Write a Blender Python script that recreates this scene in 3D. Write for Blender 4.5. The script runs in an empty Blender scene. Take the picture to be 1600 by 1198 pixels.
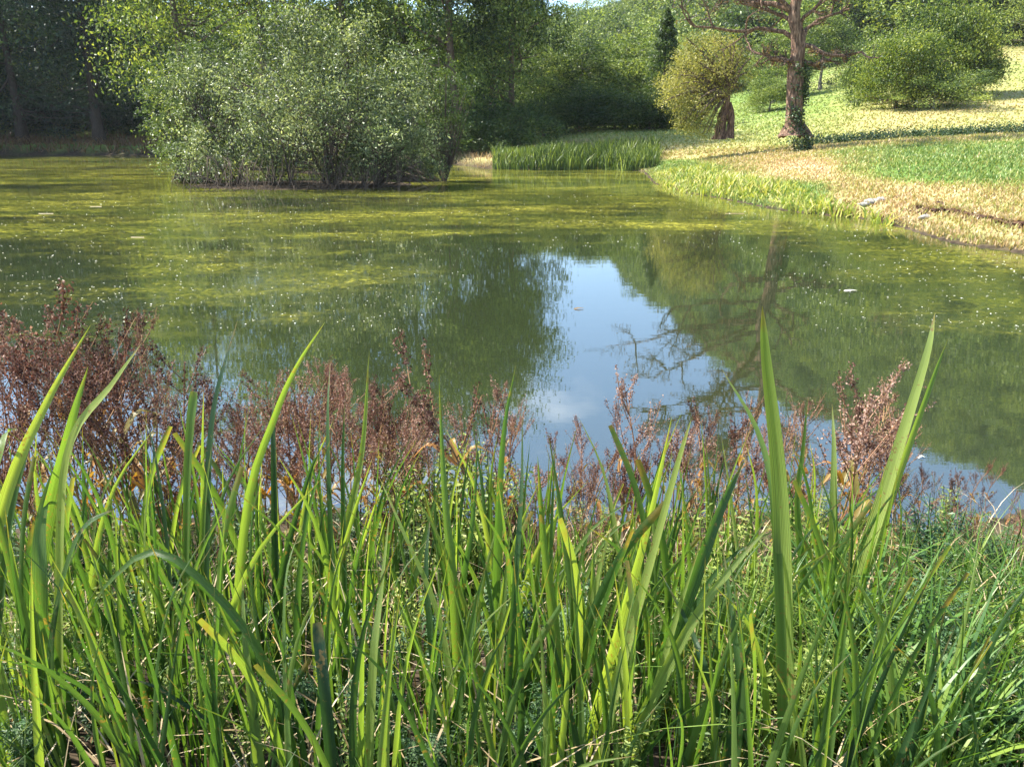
import bpy, math, random
import numpy as np
from mathutils import Vector
R = math.radians
SC = bpy.context.scene
COL = SC.collection

# ------------------------------------------------------------------ camera, sky, sun
H = 2.3                       # eye above the water
PITCH = R(18.9)
FPX = 1155.0                  # focal length in pixels of a 1600 px wide picture
cam_d = bpy.data.cameras.new('camera')
cam = bpy.data.objects.new('camera', cam_d)
COL.objects.link(cam)
cam_d.sensor_width = 36.0
cam_d.lens = 36.0 * FPX / 1600.0
cam_d.clip_start = 0.05
cam_d.clip_end = 6000
cam.location = (0, 0, H)
cam.rotation_euler = (R(90) - PITCH, 0, 0)
SC.camera = cam

SUN_AZ = R(-78)               # from +Y, negative = to the left of the view
SUN_EL = R(50)
world = bpy.data.worlds.new('World')
SC.world = world
world.use_nodes = True
wn = world.node_tree.nodes; wl = world.node_tree.links
wn.clear()
wo = wn.new('ShaderNodeOutputWorld'); bg = wn.new('ShaderNodeBackground')
sky = wn.new('ShaderNodeTexSky'); sky.sky_type = 'NISHITA'; sky.sun_disc = False
sky.sun_elevation = SUN_EL; sky.sun_rotation = SUN_AZ
sky.dust_density = 0.05; sky.ozone_density = 3.0; sky.air_density = 1.0
wtc = wn.new('ShaderNodeTexCoord'); wmap = wn.new('ShaderNodeMapping')
wmap.inputs['Scale'].default_value = (1.0, 1.0, 2.6); wmap.inputs['Location'].default_value = (0.35, 0.0, 0.12)
wns = wn.new('ShaderNodeTexNoise'); wns.inputs['Scale'].default_value = 2.1
wns.inputs['Detail'].default_value = 7; wns.inputs['Roughness'].default_value = 0.55
wr = wn.new('ShaderNodeValToRGB'); wr.color_ramp.elements[0].position = 0.53; wr.color_ramp.elements[1].position = 0.8
wmx = wn.new('ShaderNodeMixRGB'); wmx.inputs[2].default_value = (8.5, 9.0, 9.6, 1)
wl.new(wtc.outputs['Generated'], wmap.inputs[0]); wl.new(wmap.outputs[0], wns.inputs['Vector'])
wl.new(wns.outputs[0], wr.inputs[0]); wl.new(wr.outputs[0], wmx.inputs[0])
wl.new(sky.outputs[0], wmx.inputs[1]); wl.new(wmx.outputs[0], bg.inputs[0])
bg.inputs[1].default_value = 0.115
wl.new(bg.outputs[0], wo.inputs[0])

sun_d = bpy.data.lights.new('sun', 'SUN'); sun_d.energy = 5.0; sun_d.angle = R(0.55); sun_d.color = (1.0, 0.95, 0.86)
sun = bpy.data.objects.new('sun', sun_d); COL.objects.link(sun)
sdir = Vector((math.sin(SUN_AZ) * math.cos(SUN_EL), math.cos(SUN_AZ) * math.cos(SUN_EL), math.sin(SUN_EL)))
sun.rotation_euler = sdir.to_track_quat('Z', 'Y').to_euler()
sun.location = (0, 0, 60)
SC.view_settings.view_transform = 'Standard'
SC.view_settings.look = 'None'
SC.view_settings.gamma = 1.0
SC.view_settings.use_curve_mapping = False
SC.view_settings.exposure = 1.9

# ------------------------------------------------------------------ helpers
cp, sp_ = math.cos(PITCH), math.sin(PITCH)
def ray(u, v):
    a = (u - 800) / FPX; b = (599 - v) / FPX
    return np.array([a, cp + b * sp_, -sp_ + b * cp])
def at(u, v, Y):                       # the point seen at pixel u, v that lies Y metres ahead
    d = ray(u, v); t = Y / d[1]
    return np.array([d[0] * t, Y, H + d[2] * t])
def on_water(u, v):
    d = ray(u, v); t = -H / d[2]
    return np.array([d[0] * t, d[1] * t])
def xat(u, Y, z=1.0):                  # world x of picture column u, Y metres ahead, height z
    depth = Y * cp - (z - H) * sp_
    return (u - 800) / FPX * depth
def sstep(a, b, x):
    t = np.clip((np.asarray(x, float) - a) / (b - a), 0, 1); return t * t * (3 - 2 * t)

def tag(o, label=None, cat=None, group=None, kind=None):
    if label: o['label'] = label
    if cat: o['category'] = cat
    if group: o['group'] = group
    if kind: o['kind'] = kind
    return o
def empty(name, loc, rz=0.0, sc=1.0, label=None, cat=None, group=None):
    o = bpy.data.objects.new(name, None); COL.objects.link(o)
    o.location = loc; o.rotation_euler = (0, 0, rz)
    o.scale = (sc, sc, sc) if not hasattr(sc, '__len__') else sc
    o.empty_display_size = 0.1
    return tag(o, label, cat, group)
def copy_tree(root, parent=None):
    c = root.copy(); COL.objects.link(c)
    if parent is not None: c.parent = parent
    for ch in list(root.children):
        copy_tree(ch, c)
    return c

class MB:
    """collects quads with a tint per vertex and uv per vertex"""
    def __init__(s): s.V = []; s.F = []; s.T = []; s.U = []; s.n = 0
    def add(s, V, F, tint=0.5, uv=None):
        V = np.asarray(V, float).reshape(-1, 3); F = np.asarray(F, int).reshape(-1, 4)
        s.V.append(V); s.F.append(F + s.n)
        s.T.append(np.broadcast_to(np.asarray(tint, float), (len(V),)).copy())
        s.U.append(np.zeros((len(V), 2)) if uv is None else np.asarray(uv, float))
        s.n += len(V)
    def mesh(s, name, mat, smooth=False):
        V = np.concatenate(s.V); F = np.concatenate(s.F); T = np.concatenate(s.T); U = np.concatenate(s.U)
        me = bpy.data.meshes.new(name)
        me.vertices.add(len(V)); me.vertices.foreach_set('co', V.astype(np.float32).ravel())
        me.loops.add(F.size); me.loops.foreach_set('vertex_index', F.astype(np.int32).ravel())
        me.polygons.add(len(F)); me.polygons.foreach_set('loop_start', np.arange(0, F.size, 4, dtype=np.int32))
        me.polygons.foreach_set('use_smooth', np.full(len(F), smooth))
        at_ = me.attributes.new('tint', 'FLOAT', 'POINT'); at_.data.foreach_set('value', T.astype(np.float32))
        uvl = me.uv_layers.new(name='UVMap'); uvl.data.foreach_set('uv', U[F.ravel()].astype(np.float32).ravel())
        me.update(calc_edges=True)
        me.materials.append(mat)
        return me
    def build(s, name, mat, parent=None, smooth=False, kind=None):
        return obj(name, s.mesh(name, mat, smooth), parent, kind)
def obj(name, me, parent=None, kind=None, loc=None):
    o = bpy.data.objects.new(name, me); COL.objects.link(o)
    if parent is not None: o.parent = parent
    if kind: o['kind'] = kind
    if loc is not None: o.location = loc
    return o

def norm(v): return v / (np.linalg.norm(v, axis=-1, keepdims=True) + 1e-9)
def tube(mb, P, r, n=6, tint=0.5, jitter=0.0, rng=None):
    P = np.asarray(P, float); r = np.broadcast_to(np.asarray(r, float), (len(P),))
    T = norm(np.gradient(P, axis=0))
    ref = np.array([0.31, 0.95, 0.1]) if abs(T[0][2]) > 0.5 else np.array([0.0, 0.0, 1.0])
    A = norm(np.cross(T, ref)); B = np.cross(T, A)
    th = np.arange(n) * 2 * math.pi / n
    rr = r[:, None] * np.ones(n)[None]
    if jitter and rng is not None:
        rr = rr * (1 + jitter * (rng.random((len(P), n)) - 0.5) * 2)
    V = P[:, None, :] + rr[..., None] * (np.cos(th)[None, :, None] * A[:, None] + np.sin(th)[None, :, None] * B[:, None])
    i = np.arange(len(P) - 1)[:, None]; j = np.arange(n)[None]
    F = np.stack([i * n + j, i * n + (j + 1) % n, (i + 1) * n + (j + 1) % n, (i + 1) * n + j], -1).reshape(-1, 4)
    uv = np.stack([np.broadcast_to(j / n, (len(P), n)), np.broadcast_to(np.arange(len(P))[:, None] / len(P), (len(P), n))], -1).reshape(-1, 2)
    mb.add(V.reshape(-1, 3), F, tint, uv)
def leaves(mb, C, L, W, rng, up=0.5, dirn=None, tint=None, bend=0.0):
    """rhombic leaves at C (N,3); L, W lengths (scalar or N)"""
    N = len(C)
    L = np.broadcast_to(L, (N,)); W = np.broadcast_to(W, (N,))
    nrm = rng.normal(size=(N, 3)); nrm[:, 2] += up * 2; nrm = norm(nrm)
    d = rng.normal(size=(N, 3)) if dirn is None else dirn + rng.normal(size=(N, 3)) * 0.45
    d = norm(d - nrm * np.sum(d * nrm, 1, keepdims=True))
    s = np.cross(nrm, d)
    h = L[:, None] * 0.5; w = W[:, None] * 0.5
    V = np.stack([C - d * h, C + s * w - d * h * 0.1 + nrm * w * 0.3, C + d * h - nrm * h * bend, C - s * w - d * h * 0.1 + nrm * w * 0.3], 1)
    F = np.arange(N * 4).reshape(N, 4)
    t = rng.random(N) if tint is None else tint
    uv = np.tile(np.array([[0.5, 0], [1, 0.45], [0.5, 1], [0, 0.45]]), (N, 1))
    mb.add(V.reshape(-1, 3), F, np.repeat(t, 4), uv)
def interp(P, n):
    """Catmull-Rom through P, n samples"""
    P = np.asarray(P, float)
    if len(P) == 2: return P[0] + (P[1] - P[0]) * np.linspace(0, 1, n)[:, None]
    Q = np.vstack([2 * P[0] - P[1], P, 2 * P[-1] - P[-2]])
    t = np.linspace(0, len(P) - 1, n); k = np.minimum(t.astype(int), len(P) - 2); f = (t - k)[:, None]
    p0, p1, p2, p3 = Q[k], Q[k + 1], Q[k + 2], Q[k + 3]
    return 0.5 * (2 * p1 + (p2 - p0) * f + (2 * p0 - 5 * p1 + 4 * p2 - p3) * f ** 2 + (3 * p1 - p0 - 3 * p2 + p3) * f ** 3)
def blade(mb, P, w, face, n=14, cut=False, fold=0.25, tint=0.5, twist=0.0):
    """sword leaf: a folded ribbon along P (base first), w metres wide"""
    P = interp(P, n); T = norm(np.gradient(P, axis=0))
    t = np.linspace(0, 1, n)
    prof = np.where(t < 0.12, 0.75 + t / 0.12 * 0.25, 1.0)
    prof = prof * (1 - sstep(0.93, 1.0, t) * 0.25 if cut else np.clip((1 - t) / 0.62, 0.0, 1) ** 0.8 + 0.012)
    S = norm(np.cross(T, np.asarray(face, float)[None]))
    N_ = np.cross(S, T)
    a = (twist * t)[:, None]
    S2 = S * np.cos(a) + N_ * np.sin(a); N2 = np.cross(S2, T)
    hw = (w * 0.5 * prof)[:, None]
    V = np.stack([P - S2 * hw, P - S2 * hw * 0.45 - N2 * hw * fold * 0.8, P - N2 * hw * fold, P + S2 * hw * 0.45 - N2 * hw * fold * 0.8, P + S2 * hw], 1)
    m = 5
    i = np.arange(n - 1)[:, None]; j = np.arange(m - 1)[None]
    F = np.stack([i * m + j, i * m + j + 1, (i + 1) * m + j + 1, (i + 1) * m + j], -1).reshape(-1, 4)
    uv = np.stack([np.broadcast_to(np.linspace(0, 1, m)[None], (n, m)), np.broadcast_to(t[:, None], (n, m))], -1).reshape(-1, 2)
    mb.add(V.reshape(-1, 3), F, tint, uv)

# ------------------------------------------------------------------ materials
def newmat(name):
    m = bpy.data.materials.new(name); m.use_nodes = True
    m.node_tree.nodes.clear(); return m, m.node_tree.nodes, m.node_tree.links
def ramp(nd, stops):
    r = nd.new('ShaderNodeValToRGB'); e = r.color_ramp.elements
    while len(e) < len(stops): e.new(0.5)
    for k, (p, c) in enumerate(stops): e[k].position = p; e[k].color = (c[0], c[1], c[2], 1)
    return r
def leafmat(name, cols, trans=0.4, rough=0.45, spec=0.35, tcol=(1.25, 1.25, 0.55), veins=0.0, patch=0.5, pscale=0.6, objrand=0.15, tipbrown=0.0):
    m, nd, ln = newmat(name)
    out = nd.new('ShaderNodeOutputMaterial')
    at_ = nd.new('ShaderNodeAttribute'); at_.attribute_name = 'tint'
    oi = nd.new('ShaderNodeObjectInfo'); tc = nd.new('ShaderNodeNewGeometry')
    ns = nd.new('ShaderNodeTexNoise'); ns.inputs['Scale'].default_value = pscale; ns.inputs['Detail'].default_value = 3
    ln.new(tc.outputs['Position'], ns.inputs['Vector'])
    a = nd.new('ShaderNodeMath'); a.operation = 'MULTIPLY_ADD'; a.inputs[1].default_value = patch * 2.2; a.inputs[2].default_value = -patch * 1.1
    ln.new(ns.outputs[0], a.inputs[0])
    b = nd.new('ShaderNodeMath'); b.operation = 'ADD'; ln.new(a.outputs[0], b.inputs[0]); ln.new(at_.outputs['Fac'], b.inputs[1])
    c = nd.new('ShaderNodeMath'); c.operation = 'MULTIPLY_ADD'; c.inputs[1].default_value = objrand * 2; ln.new(oi.outputs['Random'], c.inputs[0])
    d = nd.new('ShaderNodeMath'); d.operation = 'ADD'; ln.new(b.outputs[0], d.inputs[0]); d.inputs[1].default_value = -objrand
    ln.new(d.outputs[0], c.inputs[2])
    k = len(cols); rp = ramp(nd, [(i / (k - 1), cc) for i, cc in enumerate(cols)])
    ln.new(c.outputs[0], rp.inputs[0])
    col = rp.outputs[0]; bumpn = None
    if veins or tipbrown:
        uv = nd.new('ShaderNodeUVMap'); uv.uv_map = 'UVMap'
        sx = nd.new('ShaderNodeSeparateXYZ'); ln.new(uv.outputs[0], sx.inputs[0])
    if veins:
        wv = nd.new('ShaderNodeMath'); wv.operation = 'MULTIPLY'; wv.inputs[1].default_value = 62.0; ln.new(sx.outputs[0], wv.inputs[0])
        sn = nd.new('ShaderNodeMath'); sn.operation = 'SINE'; ln.new(wv.outputs[0], sn.inputs[0])
        n2 = nd.new('ShaderNodeTexNoise'); n2.inputs['Scale'].default_value = 14; n2.inputs['Detail'].default_value = 4
        mp = nd.new('ShaderNodeMapping'); mp.inputs['Scale'].default_value = (1.5, 0.35, 1); ln.new(uv.outputs[0], mp.inputs[0]); ln.new(mp.outputs[0], n2.inputs['Vector'])
        m1 = nd.new('ShaderNodeMath'); m1.operation = 'MULTIPLY_ADD'; m1.inputs[1].default_value = veins; m1.inputs[2].default_value = 1.0 - veins * 0.4
        ln.new(sn.outputs[0], m1.inputs[0])
        m2 = nd.new('ShaderNodeMath'); m2.operation = 'MULTIPLY_ADD'; m2.inputs[1].default_value = 1.1; ln.new(n2.outputs[0], m2.inputs[0])
        m3 = nd.new('ShaderNodeMath'); m3.operation = 'ADD'; m3.inputs[1].default_value = -0.55; ln.new(m1.outputs[0], m3.inputs[0]); ln.new(m3.outputs[0], m2.inputs[2])
        mx = nd.new('ShaderNodeMixRGB'); mx.blend_type = 'MULTIPLY'; mx.inputs[0].default_value = 1; ln.new(col, mx.inputs[1]); ln.new(m2.outputs[0], mx.inputs[2])
        col = mx.outputs[0]
        n5 = nd.new('ShaderNodeTexNoise'); n5.inputs['Scale'].default_value = 95; n5.inputs['Detail'].default_value = 3; ln.new(tc.outputs['Position'], n5.inputs['Vector'])
        n6 = nd.new('ShaderNodeTexNoise'); n6.inputs['Scale'].default_value = 9; n6.inputs['Detail'].default_value = 2; ln.new(tc.outputs['Position'], n6.inputs['Vector'])
        m5 = nd.new('ShaderNodeMath'); m5.operation = 'MULTIPLY_ADD'; m5.inputs[1].default_value = 0.6; ln.new(n6.outputs[0], m5.inputs[0]); ln.new(n5.outputs[0], m5.inputs[2])
        m6 = nd.new('ShaderNodeMapRange'); m6.inputs[1].default_value = 0.96; m6.inputs[2].default_value = 1.02; m6.inputs[4].default_value = 0.8; ln.new(m5.outputs[0], m6.inputs[0])
        m7 = nd.new('ShaderNodeMixRGB'); m7.inputs[2].default_value = (0.2, 0.13, 0.05, 1); ln.new(m6.outputs[0], m7.inputs[0]); ln.new(col, m7.inputs[1]); col = m7.outputs[0]
        bumpn = nd.new('ShaderNodeBump'); bumpn.inputs['Strength'].default_value = 0.5; bumpn.inputs['Distance'].default_value = 0.0006
        ln.new(sn.outputs[0], bumpn.inputs['Height'])
    if tipbrown:
        n3 = nd.new('ShaderNodeTexNoise'); n3.inputs['Scale'].default_value = 30; n3.inputs['Detail'].default_value = 4
        ln.new(tc.outputs['Position'], n3.inputs['Vector'])
        q = nd.new('ShaderNodeMath'); q.operation = 'MULTIPLY_ADD'; q.inputs[1].default_value = 0.5; ln.new(n3.outputs[0], q.inputs[0]); ln.new(sx.outputs[1], q.inputs[2])
        q2 = nd.new('ShaderNodeMapRange'); q2.inputs[1].default_value = 1.22 - tipbrown * 0.3; q2.inputs[2].default_value = 1.32; ln.new(q.outputs[0], q2.inputs[0])
        mb_ = nd.new('ShaderNodeMixRGB'); mb_.inputs[2].default_value = (0.22, 0.15, 0.05, 1); ln.new(q2.outputs[0], mb_.inputs[0]); ln.new(col, mb_.inputs[1])
        col = mb_.outputs[0]
    pb = nd.new('ShaderNodeBsdfPrincipled'); pb.inputs['Roughness'].default_value = rough
    pb.inputs['Specular IOR Level'].default_value = spec
    ln.new(col, pb.inputs['Base Color'])
    if bumpn: ln.new(bumpn.outputs[0], pb.inputs['Normal'])
    if trans > 0:
        tl = nd.new('ShaderNodeBsdfTranslucent')
        tm = nd.new('ShaderNodeMixRGB'); tm.blend_type = 'MULTIPLY'; tm.inputs[0].default_value = 1; tm.inputs[2].default_value = (*tcol, 1); ln.new(col, tm.inputs[1])
        ln.new(tm.outputs[0], tl.inputs[0])
        ms = nd.new('ShaderNodeMixShader'); ms.inputs[0].default_value = trans
        ln.new(pb.outputs[0], ms.inputs[1]); ln.new(tl.outputs[0], ms.inputs[2]); ln.new(ms.outputs[0], out.inputs[0])
    else:
        ln.new(pb.outputs[0], out.inputs[0])
    return m
def roughmat(name, stops, scale=3.0, stretch=(1, 1, 1), bump=0.6, bdist=0.03, rough=0.9, detail=6):
    m, nd, ln = newmat(name)
    out = nd.new('ShaderNodeOutputMaterial'); pb = nd.new('ShaderNodeBsdfPrincipled'); pb.inputs['Roughness'].default_value = rough
    pb.inputs['Specular IOR Level'].default_value = 0.2
    tc = nd.new('ShaderNodeTexCoord'); mp = nd.new('ShaderNodeMapping'); mp.inputs['Scale'].default_value = stretch
    ns = nd.new('ShaderNodeTexNoise'); ns.inputs['Scale'].default_value = scale; ns.inputs['Detail'].default_value = detail; ns.inputs['Roughness'].default_value = 0.65
    ln.new(tc.outputs['Object'], mp.inputs[0]); ln.new(mp.outputs[0], ns.inputs['Vector'])
    rp = ramp(nd, stops); ln.new(ns.outputs[0], rp.inputs[0]); ln.new(rp.outputs[0], pb.inputs['Base Color'])
    bp = nd.new('ShaderNodeBump'); bp.inputs['Strength'].default_value = bump; bp.inputs['Distance'].default_value = bdist
    ln.new(ns.outputs[0], bp.inputs['Height']); ln.new(bp.outputs[0], pb.inputs['Normal']); ln.new(pb.outputs[0], out.inputs[0])
    return m

M = {}
M['bark'] = roughmat('bark', [(0.3, (0.05, 0.035, 0.025)), (0.55, (0.15, 0.105, 0.075)), (0.75, (0.27, 0.2, 0.15))], 4, (6, 6, 0.8), 1.0, 0.08)
M['bark_red'] = roughmat('bark_red', [(0.34, (0.035, 0.022, 0.018)), (0.5, (0.15, 0.09, 0.06)), (0.68, (0.4, 0.26, 0.18))], 2.6, (5, 5, 0.8), 1.0, 0.12)
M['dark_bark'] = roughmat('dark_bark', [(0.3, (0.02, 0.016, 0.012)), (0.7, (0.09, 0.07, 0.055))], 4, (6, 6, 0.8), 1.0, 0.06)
M['pale_bark'] = roughmat('pale_bark', [(0.3, (0.1, 0.085, 0.065)), (0.7, (0.34, 0.3, 0.24))], 4, (6, 6, 0.8), 0.8, 0.05)
M['twig'] = roughmat('twig', [(0.3, (0.025, 0.02, 0.015)), (0.7, (0.12, 0.09, 0.065))], 6, (1, 1, 1), 0.3, 0.02)
M['stone'] = roughmat('stone', [(0.3, (0.12, 0.11, 0.09)), (0.7, (0.42, 0.39, 0.34))], 8, (1, 1, 1), 0.7, 0.02)
M['soil'] = roughmat('soil', [(0.3, (0.02, 0.012, 0.008)), (0.7, (0.1, 0.05, 0.03))], 7, (1, 1, 1), 0.9, 0.05)
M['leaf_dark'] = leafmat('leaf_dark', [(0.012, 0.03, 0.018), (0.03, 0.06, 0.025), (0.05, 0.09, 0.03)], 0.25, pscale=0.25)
M['leaf_mid'] = leafmat('leaf_mid', [(0.025, 0.05, 0.014), (0.06, 0.1, 0.024), (0.12, 0.16, 0.035)], 0.38, pscale=0.25)
M['leaf_fresh'] = leafmat('leaf_fresh', [(0.015, 0.035, 0.01), (0.095, 0.145, 0.03), (0.3, 0.35, 0.085)], 0.35, pscale=0.25)
M['leaf_lime'] = leafmat('leaf_lime', [(0.03, 0.06, 0.012), (0.13, 0.18, 0.028), (0.34, 0.37, 0.07)], 0.4, pscale=0.25)
M['leaf_silver'] = leafmat('leaf_silver', [(0.025, 0.04, 0.014), (0.14, 0.18, 0.06), (0.52, 0.55, 0.26)], 0.28, spec=0.5, pscale=0.5, tcol=(1.25, 1.25, 0.6))
M['leaf_olive'] = leafmat('leaf_olive', [(0.09, 0.1, 0.025), (0.22, 0.22, 0.055), (0.4, 0.36, 0.12)], 0.45, pscale=0.5)
M['leaf_brown'] = leafmat('leaf_brown', [(0.09, 0.05, 0.025), (0.18, 0.11, 0.05), (0.24, 0.2, 0.07)], 0.3, pscale=0.5, tcol=(1.2, 0.95, 0.5))
M['leaf_russet'] = leafmat('leaf_russet', [(0.09, 0.05, 0.03), (0.19, 0.1, 0.06), (0.2, 0.15, 0.06)], 0.3, pscale=0.2)
M['ivy'] = leafmat('ivy', [(0.02, 0.045, 0.012), (0.05, 0.08, 0.02), (0.1, 0.13, 0.04)], 0.2, spec=0.6)
M['iris'] = leafmat('iris', [(0.022, 0.055, 0.025), (0.055, 0.115, 0.035), (0.12, 0.195, 0.05), (0.25, 0.31, 0.085)], 0.52, rough=0.36, spec=0.55, tcol=(1.55, 1.55, 0.42), veins=0.16, patch=0.25, pscale=1.5, objrand=0.4, tipbrown=0.32)
M['grass'] = leafmat('grass', [(0.015, 0.045, 0.012), (0.05, 0.11, 0.02), (0.17, 0.21, 0.045)], 0.42, rough=0.42, tcol=(1.45, 1.45, 0.4), patch=0.3, pscale=2.0)
M['sedge'] = leafmat('sedge', [(0.04, 0.1, 0.03), (0.09, 0.18, 0.03), (0.2, 0.27, 0.04)], 0.42, rough=0.4, tcol=(1.4, 1.4, 0.4), patch=0.3, pscale=2.0)
M['waterside'] = leafmat('waterside', [(0.1, 0.17, 0.03), (0.22, 0.28, 0.045), (0.4, 0.4, 0.09), (0.5, 0.42, 0.2)], 0.35, tcol=(1.3, 1.3, 0.5), patch=0.3, pscale=1.0)
M['straw'] = leafmat('straw', [(0.22, 0.15, 0.07), (0.4, 0.3, 0.16), (0.55, 0.45, 0.28)], 0.3, tcol=(1.1, 1.0, 0.8), patch=0.3, pscale=2.0)
M['herb'] = leafmat('herb', [(0.05, 0.1, 0.025), (0.15, 0.21, 0.04), (0.36, 0.4, 0.1)], 0.4, rough=0.5, tcol=(1.4, 1.4, 0.45), patch=0.35, pscale=1.4)
M['herb_cool'] = leafmat('herb_cool', [(0.04, 0.085, 0.04), (0.08, 0.15, 0.06), (0.16, 0.22, 0.09)], 0.35, patch=0.3, pscale=1.4)
M['dock_seed'] = leafmat('dock_seed', [(0.03, 0.016, 0.012), (0.085, 0.04, 0.03), (0.17, 0.085, 0.062), (0.36, 0.24, 0.18)], 0.3, rough=0.7, spec=0.2, tcol=(1.1, 0.85, 0.7), patch=0.4, pscale=1.2, objrand=0.4)
M['dock_stem'] = leafmat('dock_stem', [(0.1, 0.04, 0.025), (0.24, 0.12, 0.06), (0.3, 0.2, 0.08)], 0.0, objrand=0.3)
M['dock_leaf'] = leafmat('dock_leaf', [(0.1, 0.1, 0.025), (0.22, 0.16, 0.04), (0.3, 0.15, 0.04)], 0.4, tcol=(1.4, 1.1, 0.4), objrand=0.3)
M['bank_grass'] = leafmat('bank_grass', [(0.12, 0.2, 0.055), (0.2, 0.26, 0.07), (0.3, 0.29, 0.09), (0.38, 0.27, 0.13), (0.48, 0.34, 0.21)], 0.3, tcol=(1.2, 1.2, 0.6), patch=0.12, pscale=1.0)
M['debris'] = leafmat('debris', [(0.35, 0.34, 0.2), (0.6, 0.58, 0.45), (0.8, 0.8, 0.72)], 0.0, rough=0.6)

# ------------------------------------------------------------------ ground
shore_px = [(1760, 432), (1600, 397), (1480, 379), (1410, 357), (1340, 341), (1260, 334), (1200, 326), (1130, 312), (1070, 301), (1020, 287), (1004, 268), (940, 264), (850, 266), (760, 264), (700, 256), (500, 247), (270, 243.5), (60, 243), (-250, 243), (-800, 250)]
POND = [on_water(*p) for p in shore_px] + [np.array(p) for p in [(-60, 22), (-30, 9), (-12, 4.9), (-6, 4.3), (-3, 4.0), (-1.2, 4.25), (0.4, 4.05), (1.6, 4.25), (2.7, 4.0), (3.9, 4.5), (5.6, 4.9), (8.5, 7.2), (11.5, 10.5)]]
POND = np.array(POND)
def noise2(x, y, s=1.0, seed=0):
    x = np.asarray(x, float) * s; y = np.asarray(y, float) * s; v = 0
    rs = np.random.RandomState(seed)
    for k in range(6):
        a = rs.rand() * 6.28; f = 0.7 * 1.5 ** k; ph = rs.rand() * 6.28; ph2 = rs.rand() * 6.28
        v = v + np.sin((x * math.cos(a) + y * math.sin(a)) * f + ph + 1.3 * np.sin((y * math.cos(a) - x * math.sin(a)) * f * 0.7 + ph2)) / 1.35 ** k
    return v / 3.0
def shore_dist(x, y):
    """signed distance to the pond's edge, positive on land"""
    x = np.asarray(x, float); y = np.asarray(y, float)
    best = np.full(x.shape, 1e9); inside = np.zeros(x.shape, bool)
    n = len(POND)
    for i in range(n):
        a = POND[i]; b = POND[(i + 1) % n]; e = b - a
        t = np.clip(((x - a[0]) * e[0] + (y - a[1]) * e[1]) / (e @ e), 0, 1)
        best = np.minimum(best, np.hypot(x - a[0] - t * e[0], y - a[1] - t * e[1]))
        c = ((a[1] > y) != (b[1] > y))
        with np.errstate(divide='ignore', invalid='ignore'):
            xi = (b[0] - a[0]) * (y - a[1]) / (b[1] - a[1] + 1e-12) + a[0]
        inside ^= c & (x < xi)
    return np.where(inside, -best, best)
# skyline of the wooded hill, read from its mirror image in the pond
SKY_PX = [(600, 398), (850, 398), (950, 405), (1000, 440), (1060, 492), (1130, 550), (1210, 604), (1350, 655), (1500, 700), (1600, 745)]
_az = []; _el = []
for u, v in SKY_PX:
    d = ray(u, v); _az.append(math.atan2(d[0], d[1])); _el.append(math.atan2(-d[2], math.hypot(d[0], d[1])))
_el[0] *= 0.84; _el[1] *= 0.84; _el[2] *= 0.9
_az = np.array([-3.2, -1.2] + _az + [1.3, 3.2]); _el = np.array([R(4), R(6)] + _el + [R(20), R(4)])
ISLE = np.array([xat(475, 34, 0), 34.0])
def height(x, y):
    x = np.asarray(x, float); y = np.asarray(y, float)
    d = shore_dist(x, y); r = np.hypot(x, y); az = np.arctan2(x, y)
    dn = d + 0.25 * noise2(x, y, 0.9, 3) * sstep(3, 12, r)
    near = 0.86 * sstep(-0.2, 3.4, d) - 0.02
    right = 2.15 * (1 - np.exp(-(np.clip(dn, 0, None) / 11.5) ** 1.15)) + 0.12 * sstep(0.9, 1.2, dn)
    far = 0.5 * sstep(0, 1.2, dn) + 1.6 * sstep(0.5, 20, dn)
    wn_ = 1 - sstep(6, 13, r); wr_ = sstep(R(6), R(12), az) * (1 - sstep(R(100), R(140), az))
    hh = far * (1 - wr_) + right * wr_
    hh = hh * (1 - wn_) + near * wn_
    hh = np.where(d < 0, np.maximum(-1.2, d * 0.35) - 0.03, hh + 0.015)
    hh = hh + np.where(d > 0, 0.05 * noise2(x, y, 0.35, 5) * sstep(0.3, 3, d), 0)
    A = 1.0 + 7.5 * sstep(R(8), R(28), az) * (1 - sstep(R(95), R(150), az))
    hh = hh + A * sstep(52, 135, r)
    el = np.interp(az, _az, _el)
    top = 390 * np.tan(el) - 15 - A
    top = np.maximum(top, 10)
    hh = hh + top * sstep(105, 400, r) ** 1.15 * (1 + 0.03 * noise2(x, y, 0.012, 9))
    hh = hh * (1 - 0.3 * sstep(480, 1200, r))
    di = np.hypot((x - ISLE[0]) / 5.2, (y - ISLE[1]) / 3.2)
    hh = np.maximum(hh, 0.14 * (1 - di ** 2) - 0.02)
    return hh
def gz(x, y): return float(height(np.array([x]), np.array([y]))[0])

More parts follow.
